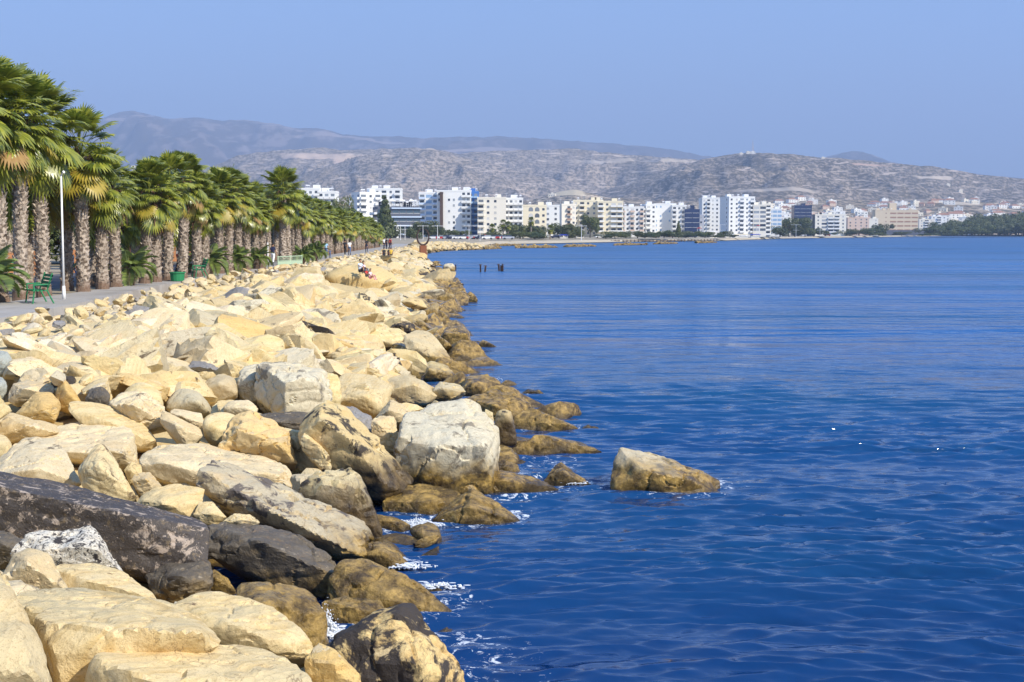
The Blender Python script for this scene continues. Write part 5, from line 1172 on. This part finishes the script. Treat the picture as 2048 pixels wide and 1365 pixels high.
for q in ((966,975,486,473,600,'red_paint','red kiosk on the beach front below the blue tower'),(1119,1136,480,472,690,'royal_blue','blue and white beach hut'),(1418,1436,478,463,860,'white_cloth','white tent roof before the tallest towers'),(1450,1466,480,473,880,'white_cloth','low white beach shelter'),(1467,1498,480,475,885,'yellow_wall','long yellow-orange beach bar wall'),(1500,1520,480,475,890,'royal_blue','small blue-roofed beach shelter beside the bar'),(1152,1168,480,476,720,'white_cloth','flat white shelter by the sandbank'),(914,927,478,466,620,'red_paint','red awning below the white tower'),(1394,1402,466,456,880,'red_paint','red hoarding below the navy glass cube'),(1513,1519,462,451,985,'red_paint','red poster panel on stilts by the cream office')): canopy(*q)
# old jetty on piles
for k, (a, b_, py) in enumerate(((1198,1434,485.5),)):
    A, C = onz(a, py, 0), onz(b_, py-2.6, 0); mb = MB(); n = 34; r_ = empty('jetty', (0,0,0)); tag(r_, 'long low wooden jetty on piles off the beach', 'jetty')
    mb2 = MB()
    for i in range(n):
        f = i/(n-1); x, y = A.x+(C.x-A.x)*f, A.y+(C.y-A.y)*f; mb.tube((x,y,-1),(x,y,1.2),.28,n=6)
    for i in range(n-1):
        f, f2 = i/(n-1), (i+1)/(n-1); x, y, x2, y2 = A.x+(C.x-A.x)*f, A.y+(C.y-A.y)*f, A.x+(C.x-A.x)*f2, A.y+(C.y-A.y)*f2
        if i % 9 != 5: mb2.quad([(x,y-1,.9),(x2,y2-1,.9),(x2,y2+1,.95),(x,y+1,.95)]); mb2.quad([(x,y-1,.6),(x2,y2-1,.6),(x2,y2-1,.9),(x,y-1,.9)])
    mb.build('pile', [M['bark']], r_); mb2.build('deck', [M['bark']], r_)

# ------------------------------------------------------------ promenade furniture
p = onz(128, 599, 2.2); r_ = empty('lamp_post', p); tag(r_, 'slim white lamp post beside the near palms', 'lamp post')
mb = MB(); mb.tube((0,0,0),(0,0,.5),.075,.055,12); mb.tube((0,0,.5),(0,0,4.6),.045,.032,12); mb.build('pole', [M['white_paint']], r_, smooth=True)
mb = MB(); mb.path([(0,0,4.6),(.03,-.03,4.7),(.14,-.1,4.77)], [.032,.03,.055], 8); mb.build('lamp_head', [M['white_paint']], r_)
p = onz(411, 552, 2.2); r_ = empty('lamp_post', p); tag(r_, 'second white lamp post, among the young date palms', 'lamp post')
mb = MB(); mb.tube((0,0,0),(0,0,4.6),.06,.045,10); mb.build('pole', [M['white_paint']], r_); mb = MB(); mb.path([(0,0,4.6),(.25,-.2,4.85)], [.045,.06], 8); mb.build('lamp_head', [M['white_paint']], r_)
p = onz(536, 535, 2.2); r_ = empty('sign_post', p); tag(r_, 'thin white post just left of the walker in white trousers', 'post')
mb = MB(); mb.tube((0,0,0),(0,0,1.8),.05,n=8); mb.build('pole', [M['white_paint']], r_)
def bench(px, py, z, rz, lab, s=1.0):
    p = onz(px, py, z); r_ = empty('park_bench', p, rz); tag(r_, lab, 'bench', 'green benches on the promenade'); r_.scale = (s,s,s); G = [M['green_paint']]
    mb = MB()
    for k in range(4): mb.box(-.8,.8,-.42+k*.13,-.33+k*.13,.44,.475)
    mb.build('seat', G, r_); mb = MB()
    for k in range(4): y0 = .10+k*.045; z0 = .56+k*.125; mb.quad([(-.8,y0,z0),(.8,y0,z0),(.8,y0+.03,z0+.09),(-.8,y0+.03,z0+.09)]); mb.quad([(-.8,y0+.03,z0),(-.8,y0+.06,z0+.09),(.8,y0+.06,z0+.09),(.8,y0+.03,z0)])
    mb.build('backrest', G, r_)
    for sx in (-.72, .72):
        mb = MB(); mb.path([(sx,-.42,0),(sx,-.36,.44),(sx,-.38,.66),(sx,.1,.68)], [.03]*4, 6); mb.path([(sx,.30,0),(sx,.08,.46),(sx,.27,1.08)], [.03]*3, 6); mb.build('leg', G, r_)
bench(83, 606, 2.2, R(-62), 'near green slatted bench between two palm trunks')
bench(22, 566, 2.07, R(20), 'green bench far back at the left edge', 1.1)
bench(403, 556, 2.2, R(-70), 'green bench beside a young date palm, further along')
p = onz(355, 563, 2.2); r_ = empty('litter_bin', p); tag(r_, 'round green litter bin between palm trunks', 'litter bin')
mb = MB(); mb.tube((0,0,.02),(0,0,.42),.34,.38,14); mb.build('bin_body', [M['green_paint']], r_); mb = MB(); mb.tube((0,0,.421),(0,0,.48),.42,n=14); mb.build('rim', [M['green_paint']], r_)
A, C = onz(556, 531, 2.2), onz(604, 528, 2.2); r_ = empty('railing', A, math.atan2(C.y-A.y, C.x-A.x)); L = (C-A).length; tag(r_, 'low pale green railing across the walkway beyond the walker', 'railing')
mb = MB(); mb.box(0,L,-.03,.03,.62,.68); mb.box(0,L,-.02,.02,.30,.34)
for x in np.arange(0.1, L, .17): mb.tube((x,0,.34),(x,0,.62),.012,n=5)
mb.build('rail', [M['pale_green_paint']], r_); mb = MB(); mb.box(0,L,-.015,.015,.02,.28); mb.build('kick_panel', [M['pale_green_paint']], r_)
for x in (0, L/2, L): mb = MB(); mb.tube((x,0,0),(x,0,.72),.04,n=6); mb.build('post', [M['pale_green_paint']], r_)
# ring sculpture
Y = 262; p = at(846, 501, Y); r_ = empty('ring_sculpture', (p.x, Y, 1.3), R(15)); tag(r_, 'open rusty steel ring on an orange plinth by the sea', 'sculpture')
rad = 26/2/F*Y*1.12; zc = at(846, 474, Y).z-1.3; pts = [(rad*.82*math.sin(a), 0, zc - rad*1.12*math.cos(a)) for a in np.linspace(R(-158), R(158), 27)]
mb = MB(); mb.path(pts, [.05+.13*math.cos(a/2.0*0.95)**1 for a in np.linspace(R(-158), R(158), 27)], 8); mb.build('ring', [M['rust']], r_)
mb = MB(); mb.box(-.6,.6,-.5,.5,-.2,zc-rad*1.12-.1); mb.box(-.7,.7,-.6,.6,-.5,-.2); mb.build('plinth', [M['rust_orange']], r_)
# rusty stakes and square block standing in the sea
for k, (px, yt, yb, lean, hook) in enumerate(((961,531,545,0,1),(970,533,544,.1,1),(998,530,542,-.08,1),(1002,531,543,0,0),(1005,530,543,.06,1),(911,531,541,0,1))):
    p = onz(px, yb, 0); h_ = (yb-yt)/F*p.y; mb = MB(); mb.box(-.09,.09,-.04,.04,-1,h_,0); mb.box(-.09,-.04,-.10,-.043,-1,h_,0); mb.box(.04,.09,-.10,-.043,-1,h_-.05,0)
    if hook: mb.box(-.20,.15,-.05,.04,h_+.002,h_+.10,0)
    o = mb.build('mooring_stake', [M['rust']], loc=p); o.rotation_euler = (0, lean, 0.3*k); tag(o, ['leftmost rusty stake of the seaward five','bent rusty stake next to the leftmost','leftmost stake of the tight trio','middle stake of the tight trio','rightmost rusty stake of all','rusty stake behind the pale sea boulder'][k], 'stake', 'rusty iron stakes in the sea')
# ------------------------------------------------------------ people
def person(label, loc, heading, pose, top, legs_, shoes='black_cloth', hair='hair_black', s=1.0, long_hair=False, hat=None, arms=((.2,.15),(-.2,.15)), sleeves=True, group=None):
    """one skinned body; pose 'walk', 'stand' or 'sit'. arms: (forward swing, elbow bend) left and right"""
    V, E, Rr = [], [], []
    def add(p, r, par=None):
        V.append(p); Rr.append(r)
        if par is not None: E.append((par, len(V)-1))
        return len(V)-1
    sit = pose == 'sit'; hz = .12 if sit else .93
    pel = add((0,0,hz), .125); bel = add((0,(.03 if sit else 0),hz+.16), .118, pel); ch = add((0,(.06 if sit else .0),hz+.36), .138, bel)
    nb = add((0,(.04 if sit else 0),hz+.50), .062, ch); nk = add((0,(.0 if sit else -.01),hz+.57), .048, nb)
    hd = add((0,-.02,hz+.66), .078, nk); ht_ = add((0,-.015,hz+.76), .070, hd); add((0,-.085,hz+.665), .018, hd)
    for sx in (-1, 1): add((sx*.075,0,hz+.69), .016, hd)
    for i, sx in enumerate((-1, 1)):
        sh = add((sx*.165,(.05 if sit else 0),hz+.45), .058, ch); sw, eb = arms[i]
        el_ = add((sx*.215, -.28*math.sin(sw)+(.05 if sit else 0), hz+.45-.28*math.cos(sw)), .040, sh)
        a2 = sw+eb; wr_ = add((sx*.205, V[el_][1]-.25*math.sin(a2), V[el_][2]-.25*math.cos(a2)), .027, el_)
        dx_, dy_, dz_ = 0, -math.sin(a2+.15), -math.cos(a2+.15)
        pm = add((sx*.20, V[wr_][1]+dy_*.055, V[wr_][2]+dz_*.055), .026, wr_)
        for f in range(5):
            o = (f-2)*.017; L_ = (.040,.062,.070,.064,.048)[f]; st = .25 if f == 0 else 0
            b_ = add((sx*.20, V[pm][1]+dy_*.03+o*-dz_, V[pm][2]+dz_*.03+o*dy_), .009, pm)
            m_ = add((sx*(.195-st*.1), V[b_][1]+dy_*L_*.55-o*st, V[b_][2]+dz_*L_*.55), .0085, b_)
            add((sx*.182, V[m_][1]+dy_*L_*.45, V[m_][2]+dz_*L_*.45), .007, m_)
        hp = add((sx*.095,0,hz-.04), .098, pel)
        if sit:
            kn = add((sx*.13,-.40,hz+.22), .062, hp); an = add((sx*.12,-.55,hz-.16), .040, kn); add((sx*.13,-.70,hz-.19), .036, an)
        else:
            q = (.24 if pose == 'walk' else .04)*sx
            kn = add((sx*.10,-q*.75-.03,.50), .064, hp); an = add((sx*.10,-q*1.25+.02,.09), .040, kn); add((sx*.11,-q*1.25-.14,.045), .036, an)
    me = bpy.data.meshes.new('b'); me.from_pydata(V, E, []); ob = bpy.data.objects.new('b', me); COL.objects.link(ob)
    sm = ob.modifiers.new('s', 'SKIN'); sm.use_smooth_shade = True
    for i, r in enumerate(Rr): me.skin_vertices[0].data[i].radius = (r, r); me.skin_vertices[0].data[i].use_root = (i == 0)
    sb = ob.modifiers.new('d', 'SUBSURF'); sb.levels = 1
    bm_ = bpy.data.meshes.new_from_object(ob.evaluated_get(bpy.context.evaluated_depsgraph_get())); bpy.data.objects.remove(ob)
    # clothes follow the nearest bone
    nV = len(V); zone = []
    SK, TP, LG, SHO = 0, 1, 2, 3
    for i in range(nV):
        z = SK
        if i in (0,): z = LG
        elif i in (bel, ch, nb): z = TP
        zone.append(z)
    n0 = nb+6 + 0
    idx = hd+4                              # first shoulder index
    per = 4+15
    for side in range(2):
        b0 = idx + side*(per+4); zone[b0] = TP; zone[b0+1] = TP if sleeves else SK
        l0 = b0+per
        for q, zz in zip(range(4), (LG, LG, LG, SHO)):
            if l0+q < nV: zone[l0+q] = zz
        if l0+2 < nV: zone[l0+2] = LG
    A = np.array(V); mats_ = ['skin', top, legs_, shoes]
    for m_ in mats_: bm_.materials.append(M[m_])
    mi = []
    for pl in bm_.polygons:
        c = np.array(pl.center[:]); mi.append(zone[int(((A-c)**2).sum(1).argmin())])
    bm_.polygons.foreach_set('material_index', mi); bm_.polygons.foreach_set('use_smooth', [True]*len(mi))
    root = link_mesh('person', bm_, None, loc, heading); root.scale = (s,s,s); tag(root, label, 'person', group)
    # hair
    Vh, Fh = ICO[3]; W = Vh*np.array([.086,.098,.095]) + np.array([0, 0.006, hz+.735]); cut = (W[:,1] < -.035) & (W[:,2] < hz+.755)
    W[cut] = W[cut]*np.array([.7,.4,1]) + np.array([0,.0,.01])
    if long_hair: lo = W[:,2] < hz+.70; W[lo,2] -= .13; W[lo,1] += .03
    link_mesh('hair', np_mesh('hair', W, Fh, [M[hair]]), root)
    return root
rocks_top = lambda px, py, Y: at(px, py, Y)
p = onz(546, 533, 2.2); person('walker with navy top and white trousers, back turned, on the walkway', p, R(170), 'walk', 'navy_cloth', 'white_cloth', 'black_cloth', arms=((.3,.3),(-.2,1.9)))
p = onz(652, 517, 2.2); person('stroller in a light blue shirt and jeans', p, R(175), 'walk', 'blue_shirt', 'jeans', group='people strolling on the promenade')
p = onz(641, 519, 2.2); person('child in a royal blue top walking beside the blue-shirted adult', p, R(175), 'walk', 'royal_blue', 'white_cloth', s=.68, group='people strolling on the promenade')
p = onz(660, 518, 2.2); person('small child in blue at the right hand of the blue-shirted adult', p, R(180), 'walk', 'jeans', 'jeans', s=.55, group='people strolling on the promenade')
p = onz(690, 512, 2.2); person('stroller all in black, left of a couple', p, R(170), 'walk', 'black_cloth', 'black_cloth', group='people strolling on the promenade')
p = onz(699, 512, 2.2); person('stroller in a white top and dark jeans, right of a couple', p, R(185), 'walk', 'white_cloth', 'jeans', long_hair=True, group='people strolling on the promenade')
p = onz(733, 506, 2.2); person('lone stroller in dark clothes further along the walkway', p, R(5), 'walk', 'black_cloth', 'navy_cloth', group='people strolling on the promenade')
for k, (px, tp) in enumerate(((768,'white_cloth'),(773,'black_cloth'),(779,'red_cloth'),(782,'red_cloth'))):
    p = onz(px, 498.5+k%2, 2.2); person(f'tiny far walker in a {("white","black","red","dark red")[k]} top by the end of the palm row', p, R(170-20*k), 'stand', tp, 'navy_cloth', group='far walkers by the end of the palms')
p = onz(359, 556, 2.06); person('person in a red top among the palm trunks', p, R(60), 'walk', 'red_cloth', 'black_cloth', group='people in the park among the palms')
p = onz(321, 556, 2.06); person('person in navy top and jeans among the palm trunks', p, R(-30), 'stand', 'navy_cloth', 'jeans', group='people in the park among the palms')
p = onz(144, 562, 2.06); person('person in a white top and jeans leaning over behind the lamp post', p, R(70), 'walk', 'white_cloth', 'jeans', group='people in the park among the palms')
def seat(px, py, Y): return at(px, py, Y)
# their seats
p = at(721, 545, 98.8); person('father in a pale blue shirt sitting on the rocks', p, R(50), 'sit', 'light_blue', 'navy_cloth', arms=((.9,.5),(.7,.6)), group='family sitting on the rocks')
p = at(727, 546, 99.4); person('person in pale shirt sitting close behind the father', p, R(40), 'sit', 'pale_pink', 'jeans', s=.9, group='family sitting on the rocks')
p = at(733, 554, 98.0); person('dark-haired child in red next to the girl in pink', p, R(40), 'sit', 'red_cloth', 'jeans', s=.62, arms=((.9,.4),(.9,.4)), group='family sitting on the rocks')
p = at(741, 558, 97.6); person('girl in a pink top and bright pink trousers on the rocks', p, R(60), 'sit', 'pale_pink', 'pink_cloth', 'pink_cloth', s=.75, long_hair=True, arms=((.6,.6),(.6,.6)), group='family sitting on the rocks')
for k, (px, tp, lb) in enumerate(((768,'black_cloth','person in black sitting with back turned, left of three far sitters'),(778,'black_cloth','person in black sitting, middle of three far sitters'),(782,'yellow_cloth','person in yellow sitting, right of three far sitters'))):
    p = at(px, 511, 169.4); person(lb, p, R(190), 'sit', tp, 'navy_cloth', group='people sitting far along the rocks')

# ------------------------------------------------------------ surf against the rocks
m, t, b = newmat('sea_foam'); b.inputs['Base Color'].default_value = (.86,.90,.95,1); b.inputs['Roughness'].default_value = .35; M['foam'] = m
b.inputs['Transmission Weight'].default_value = .25
def splash(px, py, w_, h_, n, lab, seed):
    g = np.random.default_rng(seed); p = onz(px, py, .02); V_, F_ = ICO[2]; VV, FF = [], []
    k = 0
    for i in range(n):
        a = g.normal(0, .5); u = abs(g.normal(0, .42)); r = g.uniform(.004, .014)*(1.35-min(1, u))
        c = np.array([p.x+a*w_, p.y+g.normal(0,.18)*w_, .02+u*h_*math.exp(-a*a*2)]); st = np.array([g.uniform(.8,1.8), 1, g.uniform(.8,2.2)])
        VV.append(V_[:42]*0+0 if False else V_*r*st+c); FF.append(F_+k); k += len(V_)
    # torn sheets of froth lying on the water
    for i in range(n//3):
        c = np.array([p.x+g.normal(0,.75)*w_, p.y+g.normal(0,.45)*w_, .035+g.uniform(0,.03)]); r = g.uniform(.008,.028)
        VV.append(V_*np.array([r*g.uniform(1,3.0), r*g.uniform(.6,1.3), .006])+c); FF.append(F_+k); k += len(V_)
    o = link_mesh('surf_spray', np_mesh('surf_spray', np.concatenate(VV), np.concatenate(FF), [M['foam']])); tag(o, lab, 'spray', 'surf breaking on the rocks', 'stuff')
splash(872, 985, .26, .34, 420, 'white spray at the foot of the biggest grey boulder', 1)
splash(835, 1052, .30, .16, 420, 'white froth left of the golden pyramid rock', 2)
splash(650, 1270, .22, .38, 620, 'white spray between the surf-washed boulder and orange-black rock', 3)
splash(880, 1175, .25, .08, 110, 'breaking white wavelet off the golden pointed rock', 4)
splash(815, 1135, .25, .06, 160, 'thin froth by the small olive shore rock', 5)
splash(1150, 968, .25, .05, 90, 'thin froth round the brown pyramid rock', 7)
splash(960, 760, .6, .10, 140, 'white froth behind the ragged weed-covered rock', 8)

# swash: where the sea works round the stones it carries broken froth
near = (SEAV[:,1] < 75) & (np.abs(SEAV[:,0]) < 14); idx_ = np.where(near)[0]; Pn = SEAV[idx_]; sw_ = np.zeros(len(idx_))
for b_, c, rad, s_, D, poly in HEROES:
    if D > 70 or c[2] > 0.75 or c[0] < shx(D)-2.2: continue
    d = np.hypot(Pn[:,0]-c[0], (Pn[:,1]-c[1])*1.1)/(rad*1.05)
    sw_ = np.maximum(sw_, np.clip((1.75-d)/0.7, 0, 1)*(1.0 if D < 30 else .8))
edge = np.clip(1.5-np.abs(Pn[:,0]-shx(Pn[:,1])-.1)*1.1, 0, 1)*np.clip(0.35+1.2*vnoise(np.stack([Pn[:,0]*.6, Pn[:,1]*.45, Pn[:,0]*0], 1), 4), 0, .9); sw_ = np.maximum(sw_, edge)
full = np.zeros(len(SEAV), np.float32); full[idx_] = sw_
at_ = sea.data.attributes.new('swash', 'FLOAT', 'POINT'); at_.data.foreach_set('value', full)
# ------------------------------------------------------------ the air between here and the mountains
mb = MB(); mb.box(-16000, 16000, -400, 20500, -3.0, 1700)
m = bpy.data.materials.new('hazy_air'); m.use_nodes = True; t = m.node_tree; t.nodes.clear()
o_ = t.nodes.new('ShaderNodeOutputMaterial'); pv = t.nodes.new('ShaderNodeVolumePrincipled')
pv.inputs['Color'].default_value = (0.55, 0.70, 1.0, 1); pv.inputs['Density'].default_value = 0.000115; pv.inputs['Anisotropy'].default_value = 0.0
t.links.new(pv.outputs[0], o_.inputs['Volume'])
hz = mb.build('haze', m); tag(hz, kind='stuff')
